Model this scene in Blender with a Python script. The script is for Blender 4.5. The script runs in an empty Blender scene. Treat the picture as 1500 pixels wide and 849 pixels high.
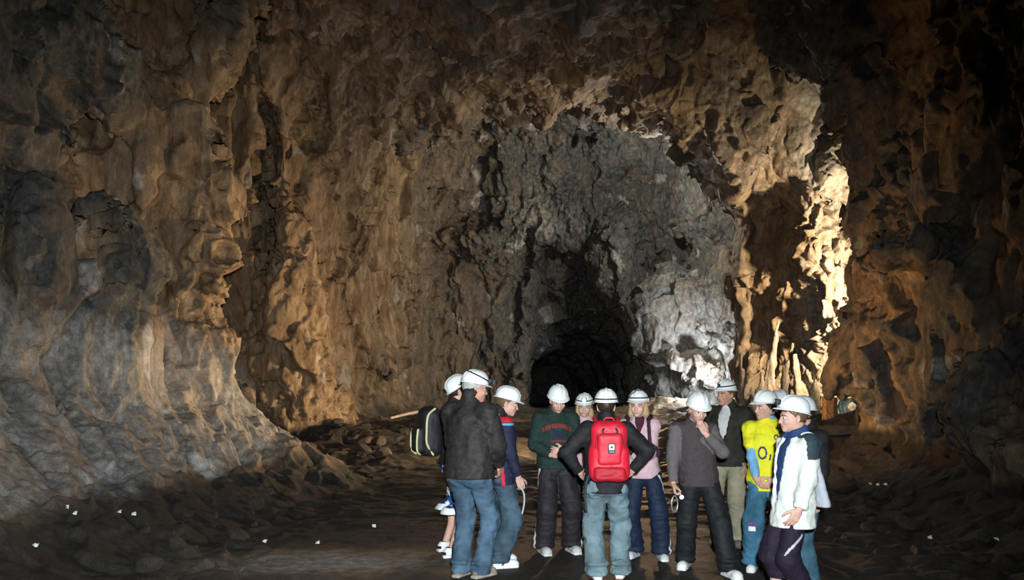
import bpy, math, random
import numpy as np
from mathutils import Vector, Matrix

# ------------------------------------------------------------------ camera
SC = bpy.context.scene
COL = SC.collection
CAM_H = 1.65
FPX = 1250.0
HORIZON = 575.0
camd = bpy.data.cameras.new('camera')
camd.sensor_width = 36.0
camd.lens = 36.0 * FPX / 1500.0
camd.shift_y = (HORIZON - 424.5) / 1500.0
camd.clip_end = 200
cam = bpy.data.objects.new('camera', camd)
cam.location = (0, 0, CAM_H)
cam.rotation_euler = (math.radians(90), 0, 0)
COL.objects.link(cam)
SC.camera = cam

# ------------------------------------------------------------------ exposure, world
SC.view_settings.view_transform = 'Standard'
SC.view_settings.look = 'None'
SC.view_settings.gamma = 1.0
SC.view_settings.use_curve_mapping = False
SC.view_settings.exposure = 0.0
SC.cycles.use_denoising = True
SC.cycles.max_bounces = 4
SC.cycles.sample_clamp_indirect = 4.0
world = bpy.data.worlds.new('world')
SC.world = world
world.use_nodes = True
world.node_tree.nodes['Background'].inputs[0].default_value = (0, 0, 0, 1)
world.node_tree.nodes['Background'].inputs[1].default_value = 0.0


def lamp(name, kind, loc, energy, color, size=0.3, target=None, angle=None, blend=0.4):
    d = bpy.data.lights.new(name, kind)
    d.energy = energy
    d.color = color
    if kind == 'AREA':
        d.size = size
    else:
        d.shadow_soft_size = size
    if kind == 'SPOT':
        d.spot_size = math.radians(angle)
        d.spot_blend = blend
    o = bpy.data.objects.new(name, d)
    o.location = loc
    if target is not None:
        o.rotation_euler = (Vector(target) - Vector(loc)).to_track_quat('-Z', 'Y').to_euler()
    COL.objects.link(o)
    return o


COOL = (0.86, 0.94, 1.0)
WARM = (1.0, 0.66, 0.34)
# the camera's own flash gun
lamp('flash_light', 'SPOT', (0.12, 0.0, 1.90), 4400, COOL, 0.05, (-1.0, 9.0, 0.6), 87, 1.0)
# sodium work lamp round the corner in the side passage
lamp('passage_light', 'SPOT', (8.7, 16.8, 3.3), 5200, (1.0, 0.80, 0.53), 0.15, (7.6, 20.4, 3.7), 116, 0.7)
# sodium flood behind the party for the left wall; two added fill spots
lamp('flood_and_fill_light', 'SPOT', (2.4, 17.4, 1.5), 3600, (1.0, 0.73, 0.44), 0.15, (-6.0, 17.2, 2.2), 98, 1.0)
lamp('flood_and_fill_light', 'SPOT', (1.5, 12.2, 1.2), 1100, (1.0, 0.73, 0.44), 0.15, (-5.8, 13.4, 3.4), 56, 1.0)  # added spot that brightens the left buttress, no fixture there
lamp('flood_and_fill_light', 'SPOT', (3.0, 14.4, 1.2), 520, (1.0, 0.58, 0.25), 0.15, (6.4, 14.1, 2.4), 116, 1.0)  # added spot that warms the right wall, no fixture there
# low lamp that grazes the floor behind the party
lamp('ground_light', 'SPOT', (3.0, 20.4, 1.35), 1800, (1.0, 0.58, 0.25), 0.10, (0.0, 14.5, 0.0), 84, 0.7)
# cool lamps hidden behind the pillar in the far chamber, one high, one by the ground
lamp('chamber_light', 'POINT', (4.3, 24.7, 7.5), 560, (1.0, 0.95, 0.85), 0.12)
lamp('chamber_light', 'POINT', (5.8, 24.5, 1.9), 620, (0.88, 0.94, 1.0), 0.10)


# ------------------------------------------------------------------ numpy noise
def _hash(ix, iy, iz, seed):
    h = (ix.astype(np.uint32) * np.uint32(374761393) + iy.astype(np.uint32) * np.uint32(668265263)
         + iz.astype(np.uint32) * np.uint32(2147483647 & 1274126177) + np.uint32((seed * 974634743) & 0xffffffff))
    h = (h ^ (h >> np.uint32(13))) * np.uint32(1274126177)
    h = (h ^ (h >> np.uint32(16))) * np.uint32(2246822519)
    return h ^ (h >> np.uint32(15))


def _rnd(ix, iy, iz, seed):
    return _hash(ix, iy, iz, seed).astype(np.float32) * np.float32(1.0 / 4294967295.0)


_G = np.array([[1, 1, 0], [-1, 1, 0], [1, -1, 0], [-1, -1, 0], [1, 0, 1], [-1, 0, 1], [1, 0, -1], [-1, 0, -1],
               [0, 1, 1], [0, -1, 1], [0, 1, -1], [0, -1, -1], [1, 1, 0], [-1, 1, 0], [0, -1, 1], [0, -1, -1]], dtype=np.float32)


def pnoise(p, seed=0):
    p = np.asarray(p, dtype=np.float32)
    i = np.floor(p).astype(np.int64)
    f = p - i
    u = f * f * f * (f * (f * 6 - 15) + 10)
    out = 0
    for dx in (0, 1):
        wx = u[..., 0] if dx else 1 - u[..., 0]
        for dy in (0, 1):
            wy = u[..., 1] if dy else 1 - u[..., 1]
            for dz in (0, 1):
                wz = u[..., 2] if dz else 1 - u[..., 2]
                g = _G[_hash(i[..., 0] + dx, i[..., 1] + dy, i[..., 2] + dz, seed) & np.uint32(15)]
                d = g[..., 0] * (f[..., 0] - dx) + g[..., 1] * (f[..., 1] - dy) + g[..., 2] * (f[..., 2] - dz)
                out = out + wx * wy * wz * d
    return out


def fbm(p, octs=4, seed=0, gain=0.5, lac=2.03):
    p = np.asarray(p, dtype=np.float32)
    a, s, tot = 1.0, 0, 0
    for o in range(octs):
        s = s + a * pnoise(p, seed + o * 17)
        tot += a
        a *= gain
        p = p * lac + 3.17
    return s / tot


def ridged(p, octs=4, seed=0, gain=0.5):
    p = np.asarray(p, dtype=np.float32)
    a, s, tot = 1.0, 0, 0
    for o in range(octs):
        s = s + a * (1 - np.abs(pnoise(p, seed + o * 13)) * 2)
        tot += a
        a *= gain
        p = p * 2.07 + 1.71
    return s / tot


def facets(p, seed=0, tilt=0.5, soft=0.12):
    """fractured rock: every Voronoi cell is a tilted plane; cells blend over a narrow joint"""
    p = np.asarray(p, dtype=np.float32)
    i = np.floor(p).astype(np.int64)
    n = p.shape[0]
    f1 = np.full(n, 1e9, np.float32); f2 = np.full(n, 1e9, np.float32)
    h1 = np.zeros(n, np.float32); h2 = np.zeros(n, np.float32)
    for dx in (-1, 0, 1):
        for dy in (-1, 0, 1):
            for dz in (-1, 0, 1):
                cx, cy, cz = i[:, 0] + dx, i[:, 1] + dy, i[:, 2] + dz
                vx = p[:, 0] - cx - _rnd(cx, cy, cz, seed)
                vy = p[:, 1] - cy - _rnd(cx, cy, cz, seed + 1)
                vz = p[:, 2] - cz - _rnd(cx, cy, cz, seed + 2)
                d = np.sqrt(vx * vx + vy * vy + vz * vz)
                h = (tilt * ((_rnd(cx, cy, cz, seed + 3) - .5) * vx + (_rnd(cx, cy, cz, seed + 4) - .5) * vy
                             + (_rnd(cx, cy, cz, seed + 5) - .5) * vz) * 2 + (_rnd(cx, cy, cz, seed + 6) - .5))
                near = d < f1
                sec = (~near) & (d < f2)
                f2 = np.where(near, f1, np.where(sec, d, f2)); h2 = np.where(near, h1, np.where(sec, h, h2))
                f1 = np.where(near, d, f1); h1 = np.where(near, h, h1)
    w = np.clip((f2 - f1) / soft, 0, 1)
    w = 0.5 + 0.5 * w * w * (3 - 2 * w)
    return h1 * w + h2 * (1 - w), f2 - f1


def sstep(a, b, x):
    t = np.clip((x - a) / (b - a), 0, 1)
    return t * t * (3 - 2 * t)


def smax(a, b, k):
    h = np.clip(0.5 + 0.5 * (a - b) / k, 0, 1)
    return b + (a - b) * h + k * h * (1 - h)


def smin(a, b, k):
    return -smax(-a, -b, k)


# ------------------------------------------------------------------ surface nets, mesh tools
def surface_nets(f, origin, h):
    s = f < 0
    m = np.zeros(tuple(n - 1 for n in f.shape), np.uint8)
    for dx in (0, 1):
        for dy in (0, 1):
            for dz in (0, 1):
                m += s[dx:s.shape[0] - 1 + dx, dy:s.shape[1] - 1 + dy, dz:s.shape[2] - 1 + dz]
    act = (m > 0) & (m < 8)
    ii, jj, kk = np.nonzero(act)
    idx = np.full(act.shape, -1, np.int32)
    idx[ii, jj, kk] = np.arange(len(ii))
    pos = np.zeros((len(ii), 3), np.float32)
    cnt = np.zeros(len(ii), np.float32)
    corners = [(a, b, c) for a in (0, 1) for b in (0, 1) for c in (0, 1)]
    val = {c: f[ii + c[0], jj + c[1], kk + c[2]] for c in corners}
    for c in corners:
        for ax in range(3):
            if c[ax] == 0:
                c2 = list(c); c2[ax] = 1; c2 = tuple(c2)
                va, vb = val[c], val[c2]
                cr = (va < 0) != (vb < 0)
                t = np.where(cr, va / np.where(cr, va - vb, 1), 0)
                for q in range(3):
                    pos[:, q] += np.where(cr, c[q] + (t if q == ax else 0), 0)
                cnt += cr
    pos /= cnt[:, None]
    pos += np.stack([ii, jj, kk], 1)
    pos = pos * h + np.asarray(origin, np.float32)
    faces = []
    for ax in range(3):
        sl0 = [slice(None)] * 3; sl1 = [slice(None)] * 3
        sl0[ax] = slice(0, -1); sl1[ax] = slice(1, None)
        cr = s[tuple(sl0)] != s[tuple(sl1)]
        b, c = [(1, 2), (2, 0), (0, 1)][ax]
        e = np.array(np.nonzero(cr))
        ok = (e[b] > 0) & (e[c] > 0) & (e[b] < act.shape[b]) & (e[c] < act.shape[c])
        e = e[:, ok]
        flip = s[tuple(e)]

        def cell(db, dc):
            q = [e[0], e[1], e[2]]
            q[b] = q[b] + db; q[c] = q[c] + dc
            return idx[tuple(q)]
        q = np.stack([cell(-1, -1), cell(0, -1), cell(0, 0), cell(-1, 0)], 1)
        q[~flip] = q[~flip][:, ::-1]
        faces.append(q)
    return pos, np.concatenate(faces)


def subdivide(v, q):
    n = len(v)
    e = np.stack([q, np.roll(q, -1, 1)], 2).reshape(-1, 2)
    e.sort(axis=1)
    key = e[:, 0].astype(np.int64) * n + e[:, 1]
    uk, inv = np.unique(key, return_inverse=True)
    em = (v[uk // n] + v[uk % n]) * 0.5
    fm = v[q].mean(1)
    inv = inv.reshape(-1, 4) + n
    fc = np.arange(len(q)) + n + len(uk)
    nv = np.concatenate([v, em, fm])
    out = [np.stack([q[:, i], inv[:, i], fc, inv[:, i - 1]], 1) for i in range(4)]
    return nv, np.concatenate(out)


def relax(v, q, amount=1.0, keep=None):
    c = v[q].mean(1)
    acc = np.zeros_like(v); cnt = np.zeros(len(v), np.float32)
    for i in range(4):
        for a in range(3):
            acc[:, a] += np.bincount(q[:, i], c[:, a], len(v))
        cnt += np.bincount(q[:, i], minlength=len(v))
    t = acc / np.maximum(cnt, 1)[:, None]
    w = amount * (cnt > 3.5)
    return v + (t - v) * w[:, None]


def vnormals(v, q):
    a = v[q[:, 2]] - v[q[:, 0]]; b = v[q[:, 3]] - v[q[:, 1]]
    fn = np.cross(a, b)
    acc = np.zeros_like(v)
    for i in range(4):
        for k in range(3):
            acc[:, k] += np.bincount(q[:, i], fn[:, k], len(v))
    return acc / np.maximum(np.linalg.norm(acc, axis=1), 1e-9)[:, None]


def np_mesh(name, v, q, smooth=True):
    """numpy vertices and faces (4 or 3 columns) to a Blender mesh"""
    me = bpy.data.meshes.new(name)
    k = q.shape[1]
    me.vertices.add(len(v)); me.vertices.foreach_set('co', np.ascontiguousarray(v, np.float32).ravel())
    me.loops.add(len(q) * k); me.loops.foreach_set('vertex_index', np.ascontiguousarray(q, np.int32).ravel())
    me.polygons.add(len(q))
    me.polygons.foreach_set('loop_start', np.arange(0, len(q) * k, k, dtype=np.int32))
    me.polygons.foreach_set('use_smooth', np.full(len(q), smooth))
    me.update(calc_edges=True)
    return me


def link(name, me, mats, parent=None):
    o = bpy.data.objects.new(name, me)
    for m in (mats if isinstance(mats, (list, tuple)) else [mats]):
        me.materials.append(m)
    COL.objects.link(o)
    if parent is not None:
        o.parent = parent
    return o


def tag(o, label, cat, group=None):
    o['label'] = label
    o['category'] = cat
    if group:
        o['group'] = group
    return o


def thing(name, label, cat, loc=(0, 0, 0), rotz=0, group=None):
    o = bpy.data.objects.new(name, None)
    o.empty_display_size = 0.2
    o.location = loc
    o.rotation_euler = (0, 0, rotz)
    COL.objects.link(o)
    return tag(o, label, cat, group)


# ------------------------------------------------------------------ materials
def nodes_of(name):
    m = bpy.data.materials.new(name)
    m.use_nodes = True
    nt = m.node_tree
    b = nt.nodes['Principled BSDF']
    return m, nt, b


def plain(name, col, rough=0.8, noise=0.15, scale=20.0, bump=0.0, spec=0.3, emit=None, strength=0.0, metal=0.0):
    """a procedural material: one colour broken up by noise, with a little bump"""
    m, nt, b = nodes_of(name)
    tc = nt.nodes.new('ShaderNodeTexCoord')
    nz = nt.nodes.new('ShaderNodeTexNoise')
    nz.inputs['Scale'].default_value = scale
    nz.inputs['Detail'].default_value = 5
    nt.links.new(tc.outputs['Object'], nz.inputs['Vector'])
    rp = nt.nodes.new('ShaderNodeValToRGB')
    rp.color_ramp.elements[0].position = 0.3
    rp.color_ramp.elements[1].position = 0.7
    rp.color_ramp.elements[0].color = tuple(c * (1 - noise) for c in col) + (1,)
    rp.color_ramp.elements[1].color = tuple(min(1, c * (1 + noise)) for c in col) + (1,)
    nt.links.new(nz.outputs['Fac'], rp.inputs['Fac'])
    nt.links.new(rp.outputs['Color'], b.inputs['Base Color'])
    b.inputs['Roughness'].default_value = rough
    b.inputs['Specular IOR Level'].default_value = spec
    b.inputs['Metallic'].default_value = metal
    if bump:
        bp = nt.nodes.new('ShaderNodeBump')
        bp.inputs['Strength'].default_value = bump
        bp.inputs['Distance'].default_value = 0.01
        nt.links.new(nz.outputs['Fac'], bp.inputs['Height'])
        nt.links.new(bp.outputs['Normal'], b.inputs['Normal'])
    if emit:
        b.inputs['Emission Color'].default_value = tuple(emit) + (1,)
        b.inputs['Emission Strength'].default_value = strength
    return m


def rock_material(name):
    """slate broken by rust stains; the vertex attributes say where rust, pale mineral and painted lamplight lie"""
    m, nt, b = nodes_of(name)
    N, L = nt.nodes.new, nt.links.new
    tc = N('ShaderNodeTexCoord')

    def noise(scale, detail, stretch=(1, 1, 1), rough=0.6, dist=0.0):
        mp = N('ShaderNodeMapping')
        mp.inputs['Scale'].default_value = stretch
        L(tc.outputs['Object'], mp.inputs['Vector'])
        n = N('ShaderNodeTexNoise')
        n.inputs['Scale'].default_value = scale
        n.inputs['Detail'].default_value = detail
        n.inputs['Roughness'].default_value = rough
        n.inputs['Distortion'].default_value = dist
        L(mp.outputs['Vector'], n.inputs['Vector'])
        return n.outputs['Fac']

    def attr(n):
        a = N('ShaderNodeAttribute')
        a.attribute_name = n
        return a.outputs['Fac']

    def mth(op, a, b_, clamp=False):
        x = N('ShaderNodeMath')
        x.operation = op
        x.use_clamp = clamp
        for i, v in enumerate((a, b_)):
            if isinstance(v, (int, float)):
                x.inputs[i].default_value = v
            else:
                L(v, x.inputs[i])
        return x.outputs[0]

    def mix(f, a, b_, mode='MIX'):
        x = N('ShaderNodeMix')
        x.data_type = 'RGBA'
        x.blend_type = mode
        for s, v in ((0, f), (6, a), (7, b_)):
            if isinstance(v, (int, float)):
                x.inputs[s].default_value = v
            elif isinstance(v, tuple):
                x.inputs[s].default_value = v + (1,)
            else:
                L(v, x.inputs[s])
        return x.outputs[2]

    def ramp(f, stops):
        r = N('ShaderNodeValToRGB')
        while len(r.color_ramp.elements) < len(stops):
            r.color_ramp.elements.new(0.5)
        for e, (p, c) in zip(r.color_ramp.elements, stops):
            e.position = p
            e.color = c + (1,)
        L(f, r.inputs['Fac'])
        return r.outputs['Color']

    n_mid = noise(2.2, 6, (1, 1, 0.45), 0.62, 0.6)
    n_fine = noise(9, 8, (1, 1, 0.7), 0.68)
    n_grain = noise(48, 6, (1, 1, 0.6), 0.7)
    n_streak = noise(3.2, 7, (1.5, 1.5, 0.42), 0.66, 0.25)
    slate = ramp(n_fine, [(0.3, (0.028, 0.028, 0.026)), (0.5, (0.062, 0.061, 0.056)), (0.72, (0.13, 0.125, 0.112))])
    rust = ramp(n_streak, [(0.28, (0.075, 0.044, 0.022)), (0.46, (0.19, 0.124, 0.068)), (0.62, (0.32, 0.224, 0.134)), (0.8, (0.43, 0.335, 0.22))])
    f = mth('ADD', attr('rust'), mth('MULTIPLY', mth('SUBTRACT', n_mid, 0.5), 1.5), True)
    col = mix(f, slate, rust)
    pale = ramp(n_fine, [(0.3, (0.30, 0.29, 0.26)), (0.7, (0.58, 0.56, 0.52))])
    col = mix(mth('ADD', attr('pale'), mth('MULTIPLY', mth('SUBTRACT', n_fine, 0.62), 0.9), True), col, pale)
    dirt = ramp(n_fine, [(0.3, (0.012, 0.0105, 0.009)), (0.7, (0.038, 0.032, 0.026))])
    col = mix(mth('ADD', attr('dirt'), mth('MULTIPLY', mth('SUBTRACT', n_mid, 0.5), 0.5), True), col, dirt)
    grain = ramp(n_grain, [(0.25, (0.55, 0.55, 0.55)), (0.75, (1.35, 1.35, 1.35))])
    col = mix(0.8, col, grain, 'MULTIPLY')
    L(col, b.inputs['Base Color'])
    b.inputs['Roughness'].default_value = 0.78
    b.inputs['Specular IOR Level'].default_value = 0.25
    hgt = mth('ADD', mth('MULTIPLY', n_fine, 0.030), mth('ADD', mth('MULTIPLY', n_grain, 0.016), mth('MULTIPLY', n_streak, 0.006)))
    bp = N('ShaderNodeBump')
    bp.inputs['Strength'].default_value = 1.0
    bp.inputs['Distance'].default_value = 1.0
    L(hgt, bp.inputs['Height'])
    L(bp.outputs['Normal'], b.inputs['Normal'])
    return m


ROCK = rock_material('mine_rock')

# ------------------------------------------------------------------ the cave: one rock field, cut into walls, roof and floor
def tab(x, pts):
    a = np.array(pts, np.float32)
    return np.interp(x, a[:, 0], a[:, 1]).astype(np.float32)


XL = [(-5, -6.6), (4, -6.6), (8, -6.5), (9.5, -6.4), (12, -6.6), (13.4, -6.2), (14.8, -5.7), (15.3, -6.4), (15.8, -7.9), (18.2, -8.2),
      (18.9, -6.2), (19.3, -5.2), (20.5, -4.8), (24, -3.75), (28, -3.0), (30, -2.6), (32, -1.5)]
XR = [(-5, 6.7), (9, 6.6), (12, 6.35), (15.5, 6.2), (16, 5.7), (20.5, 5.6), (22.4, 5.55), (23.0, 7.2), (24.2, 7.8), (25.5, 7.0),
      (27, 6.0), (29, 4.9), (30.5, 4.3), (33, 4.0)]
ZC = [(-5, 9.5), (11, 10.2), (13, 10.8), (15.6, 10.8), (17.5, 9.7), (20.5, 9.3), (22.3, 9.3), (24, 10.1), (27, 10.2), (29.5, 9.2), (32, 8.5)]
YF = [(4.0, 24.5), (5.3, 23.4), (5.65, 22.4), (5.95, 21.5), (6.35, 21.3), (6.8, 20.8), (7.1, 20.45), (7.6, 20.3), (9, 20.1), (12, 19.5), (15, 19.0)]
BUTT = [(-1, -2.6), (0, -2.6), (0.5, -3.3), (0.9, -3.9), (1.7, -4.8), (2.6, -5.35), (3.6, -5.35), (6.1, -4.85), (8, -4.2), (12, -3.6)]
CRACK = [(-1, -4.7), (1.6, -4.95), (3, -5.2), (5, -5.36), (8.1, -5.5), (12, -5.6)]
LIP = [(-8, 9.6), (1.5, 9.5), (3.0, 9.3), (3.9, 8.7), (4.5, 7.7), (5.2, 6.9), (5.5, 6.4), (5.8, 6.8), (6.2, 8.0), (6.8, 9.4), (8, 11)]
FLOOR_Y = [(-5, 0), (13, 0), (15, 0.12), (17, 0.42), (20, 0.60), (24, 0.92), (30, 1.0), (50, 1.0)]
LFOOT = [(-5, -3.6), (6, -3.4), (9, -3.1), (12, -2.8), (14.6, -2.3), (15.5, -2.9), (16.3, -4.6), (17.5, -5.3), (20, -4.2), (24, -3.0), (28, -2.4), (33, -2)]
RFOOT = [(-5, 4.5), (8, 4.4), (12, 4.6), (15, 4.4), (16, 6.0), (60, 6.0)]


def floor_z(x, y):
    z = tab(y, FLOOR_Y)
    fl = tab(y, LFOOT)
    t = np.clip(fl - x, 0, 5)
    left = np.where(t < 0.8, t * t * 0.45, 0.288 + (t - 0.8) * 0.72)
    z = z + left
    fr = tab(y, RFOOT)
    t = np.clip(x - fr, 0, 3)
    right = np.where(t < 0.6, t * t * 0.42, 0.151 + (t - 0.6) * 0.5) * (1 - sstep(15.0, 15.5, y))
    z = z + right
    # raised floor of the side passage behind a low kerb
    shelf = sstep(15.25, 15.45, y) * sstep(4.2, 4.6, x) * (1 - sstep(22, 23, y))
    z = z * (1 - shelf) + np.maximum(z, 1.08) * shelf
    # mound in the middle distance
    z = z + 0.35 * np.exp(-((x - 3.4) / 1.3) ** 2 - ((y - 18.5) / 1.1) ** 2) + 0.3 * np.exp(-((x + 3.6) / 1.2) ** 2 - ((y - 19.0) / 0.8) ** 2)
    # lit rubble at the foot of the far chamber
    z = z + 0.55 * np.exp(-((x - 4.6) / 1.3) ** 2 - ((y - 25.4) / 1.5) ** 2)
    return z


# (centre, radii, strength k): rock lumps standing out of the walls
LUMPS = [((-6.0, 12.2, 2.4), (0.9, 1.2, 1.9)), ((-5.7, 14.2, 5.0), (0.75, 0.9, 2.8)), ((-5.4, 14.3, 1.8), (0.9, 0.9, 1.6)),
         ((-6.2, 10.6, 3.2), (0.7, 0.8, 1.2)), ((-5.7, 15.4, 9.2), (0.9, 0.9, 1.9)), ((-6.7, 12.6, 6.5), (0.9, 1.5, 0.9)),
         ((-4.95, 19.5, 3.0), (0.5, 0.8, 3.5)), ((-4.6, 20.3, 0.9), (0.9, 1.0, 0.7)), ((-6.2, 16.9, 1.4), (0.8, 0.6, 0.7)), ((-6.5, 16.8, 2.6), (0.7, 0.5, 0.5)),
         ((5.2, 27.2, 4.0), (1.15, 1.0, 1.35)), ((5.5, 26.3, 2.4), (0.7, 0.7, 0.6)),
         ((1.2, 29.9, 7.6), (1.4, 0.6, 0.7)), ((-1.6, 29.2, 6.9), (1.2, 0.8, 0.6)), ((3.6, 29.2, 6.6), (0.8, 1.0, 2.2)),
         ((7.3, 20.4, 5.3), (0.5, 0.5, 1.8)), ((7.6, 20.2, 3.0), (0.5, 0.5, 0.7)),
         ((6.3, 12.6, 3.72), (0.85, 1.25, 0.30)), ((6.5, 14.8, 2.2), (0.7, 0.9, 0.9)), ((6.6, 10.9, 1.3), (0.8, 0.9, 0.9)), ((6.4, 9.6, 0.7), (0.8, 0.9, 0.6))]
HOLES = [((-6.6, 16.5, 6.2), (1.6, 0.4, 3.6)), ((-6.2, 16.9, 3.6), (1.2, 0.45, 1.2)), ((-6.0, 17.4, 1.9), (0.8, 0.4, 0.6)), ((-6.4, 16.3, 2.0), (0.9, 0.6, 1.0)), ((-1.4, 29.6, 7.55), (0.7, 1.0, 0.4)), ((1.7, 29.9, 6.4), (1.0, 0.8, 0.45)), ((-3.4, 26.8, 4.6), (0.5, 0.9, 0.9))]


def rock(x, y, z, parts=False):
    """negative in air, positive in rock (x, y, z broadcastable)"""
    zf = floor_z(x, y)
    lean = 0.16 * np.clip(z - 5.5, 0, 5) ** 1.5
    dl = tab(y, XL) + lean * 0.5 - x
    rl = 0.22 * np.clip(z - 5.6, 0, 5) * sstep(12, 15, y) * (1 - sstep(15.9, 16.5, y)) + 0.1 * np.clip(z - 6, 0, 4)
    dr = x - tab(y, XR) + rl
    zc = tab(y, ZC) - 0.012 * x * x
    dc = z - zc
    yb = 30.0 - 0.25 * np.clip(z - 4.5, 0, 6) + 0.3 * np.clip(2.5 - np.abs(z - 5), 0, 2)
    db = y - yb
    side = smax(dl, dr, 1.2)
    d = smax(side, dc, 2.2)
    d = smax(d, db, 1.6)
    d = np.maximum(d, -3.0 - y)
    # buttress that stands out of the left wall
    bt = np.maximum(np.abs(y - 14.35 - 0.1 * z * 0) - 0.55, x - tab(z, BUTT))
    d = smax(d, -bt, 0.5)
    # side passage to the right
    ps = np.maximum(15.65 + 0.12 * np.clip(z - 6, 0, 3) - y, y - tab(x + 0.75 * sstep(5.6, 8.0, z), YF))
    ps = smax(ps, x - 13.5, 1.0)
    ps = np.maximum(ps, 3.5 - x)
    ps = smax(ps, z - (10.2 - 0.3 * np.clip(x - 6.5, 0, 6)), 1.0)
    d = smin(d, ps, 0.35)
    # rib of the arch between hall and far chamber
    rib = np.maximum(np.abs(y - 21.4) - 1.2, tab(x, LIP) - z)
    d = smax(d, -rib, 0.5)
    # drift in the back wall
    w = 2.25 + 0.1 * np.sin(y * 1.3)
    cx = 2.75 - 0.12 * np.clip(y - 32, 0, 20)
    ax = np.abs(x - cx) / w
    dz = z - (1.0 + 3.5 - 1.5 * ax ** 2.4 - 0.09 * np.clip(y - 29, 0, 14))
    dd = smax(np.abs(x - cx) - w, dz, 0.5)
    dd = np.maximum(np.maximum(dd, 27.5 - y), y - 44.0)
    d = smin(d, dd, 0.3)
    # deep crack that splits the left wall from roof to ground
    ck = np.abs(x - tab(z, CRACK) + 0.27 * (y - 18.8) + 0.10 * np.sin(z * 2.3)) - (0.24 + 0.07 * np.sin(z * 1.7 + 1) + 0.10 * np.clip(1.5 - z * 0.5, 0, 1))
    ck = np.maximum(np.maximum(ck, 17.2 - y), y - 22.0)
    d = smin(d, ck, 0.10)
    for c, r in LUMPS:
        e = (np.sqrt(((x - c[0]) / r[0]) ** 2 + ((y - c[1]) / r[1]) ** 2 + ((z - c[2]) / r[2]) ** 2) - 1) * min(r)
        d = smax(d, -e, 0.25)
    for c, r in HOLES:
        e = (np.sqrt(((x - c[0]) / r[0]) ** 2 + ((y - c[1]) / r[1]) ** 2 + ((z - c[2]) / r[2]) ** 2) - 1) * min(r)
        d = smin(d, e, 0.2)
    dfl = (zf - z) * 0.85
    if parts:
        return d, dfl, dc, dl, dr, db
    return smax(d, dfl, 0.35)


def build_cave():
    h = 0.12
    o = np.array([-9.4, -3.6, -0.6], np.float32)
    n = np.array([int(23.6 / h), int(48.2 / h), int(11.8 / h)])
    xs = (o[0] + np.arange(n[0]) * h).astype(np.float32)[:, None, None]
    ys = (o[1] + np.arange(n[1]) * h).astype(np.float32)[None, :, None]
    zs = (o[2] + np.arange(n[2]) * h).astype(np.float32)[None, None, :]
    f = np.empty(n, np.float32)
    step = 24
    for a in range(0, n[1], step):
        f[:, a:a + step] = rock(xs, ys[:, a:a + step], zs)
    # coarse relief goes into the field itself so that ledges can overhang
    near = np.abs(f) < 0.9
    ii, jj, kk = np.nonzero(near)
    P = np.stack([o[0] + ii * h, o[1] + jj * h, o[2] + kk * h], 1).astype(np.float32)
    zf = floor_z(P[:, 0], P[:, 1])
    wall = sstep(0.1, 0.9, P[:, 2] - zf)
    q = P * np.array([0.75, 0.55, 0.42], np.float32) + 0.35 * np.stack([fbm(P * 0.9, 2, 5), fbm(P * 0.9, 2, 6), fbm(P * 0.9, 2, 7)], 1)
    fa, _ = facets(q, 11, 0.9, 0.16)
    big = 0.42 * fa + 0.35 * fbm(P * np.array([.5, .5, .3], np.float32), 3, 3)
    big *= 1 - 0.55 * sstep(3.8, 4.8, P[:, 0]) * sstep(15.8, 16.6, P[:, 1]) * sstep(23, 22, P[:, 1]) * sstep(5, 6.5, P[:, 2])
    big *= 1 - 0.6 * sstep(0.3, 0.7, zf - tab(P[:, 1], FLOOR_Y)) * sstep(1.6, 0.8, P[:, 2] - zf) * (P[:, 0] < 0)
    f[ii, jj, kk] += big * wall + 0.05 * fbm(P * 1.1, 2, 9) * (1 - wall)
    f[0], f[-1], f[:, 0], f[:, -1], f[:, :, 0], f[:, :, -1] = (1,) * 6
    v, q = surface_nets(f, o, h)
    del f, near
    v = relax(v, q, 0.6)
    # refine what lies in view
    for lev in range(2):
        c = v[q].mean(1)
        px = 750 + FPX * c[:, 0] / np.maximum(c[:, 1], 0.1)
        py = HORIZON - FPX * (c[:, 2] - CAM_H) / np.maximum(c[:, 1], 0.1)
        vis = (c[:, 1] > 5) & (px > -160) & (px < 1660) & (py > -140) & (py < 990) & (c[:, 1] < 33)
        vis &= ~((c[:, 0] > 9.5) & (c[:, 1] > 15))
        if lev == 0:
            rest = [q[~vis]]
            qv = q[vis]
        else:
            # the rest of level one stays as it is
            qv, keep = qv[vis[len(rest[0]):]], qv[~vis[len(rest[0]):]]
            rest.append(keep)
        v, qv = subdivide(v, qv)
        v = relax(v, qv, 0.7)
        q = np.concatenate(rest + [qv])
    nrm = -vnormals(v, q)          # surface_nets winds outwards from air; turn into the hall
    return v, q, nrm


V, Q, NRM = build_cave()
# finer relief along the normals: fractured plates, steep flutes, crumbs
_zf = floor_z(V[:, 0], V[:, 1])
_base = tab(V[:, 1], FLOOR_Y)
_skirt = sstep(0.30, 0.75, _zf - _base) * (V[:, 0] < 0)          # the smooth ramp at the foot of the left wall
_wall = np.maximum(sstep(0.05, 0.5, V[:, 2] - _zf), 0.4 * _skirt)
_drape = np.exp(-((V[:, 0] - 7.2) / 1.3) ** 2 - ((V[:, 1] - 20.3) / 1.0) ** 2) * sstep(8.0, 6.0, V[:, 2])
_warp = np.stack([fbm(V * 1.1, 3, 21), fbm(V * 1.1, 3, 22), fbm(V * 1.1, 3, 23)], 1)
_rough = 0.25 + 0.75 * sstep(-0.12, 0.22, fbm(V * np.array([.6, .6, .4], np.float32), 3, 25))
_rough *= 1 - 0.8 * np.exp(-((V[:, 0] - 5.0) / 1.5) ** 2 - ((V[:, 1] - 26.5) / 1.6) ** 2 - ((V[:, 2] - 4.0) / 1.7) ** 2)
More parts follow.
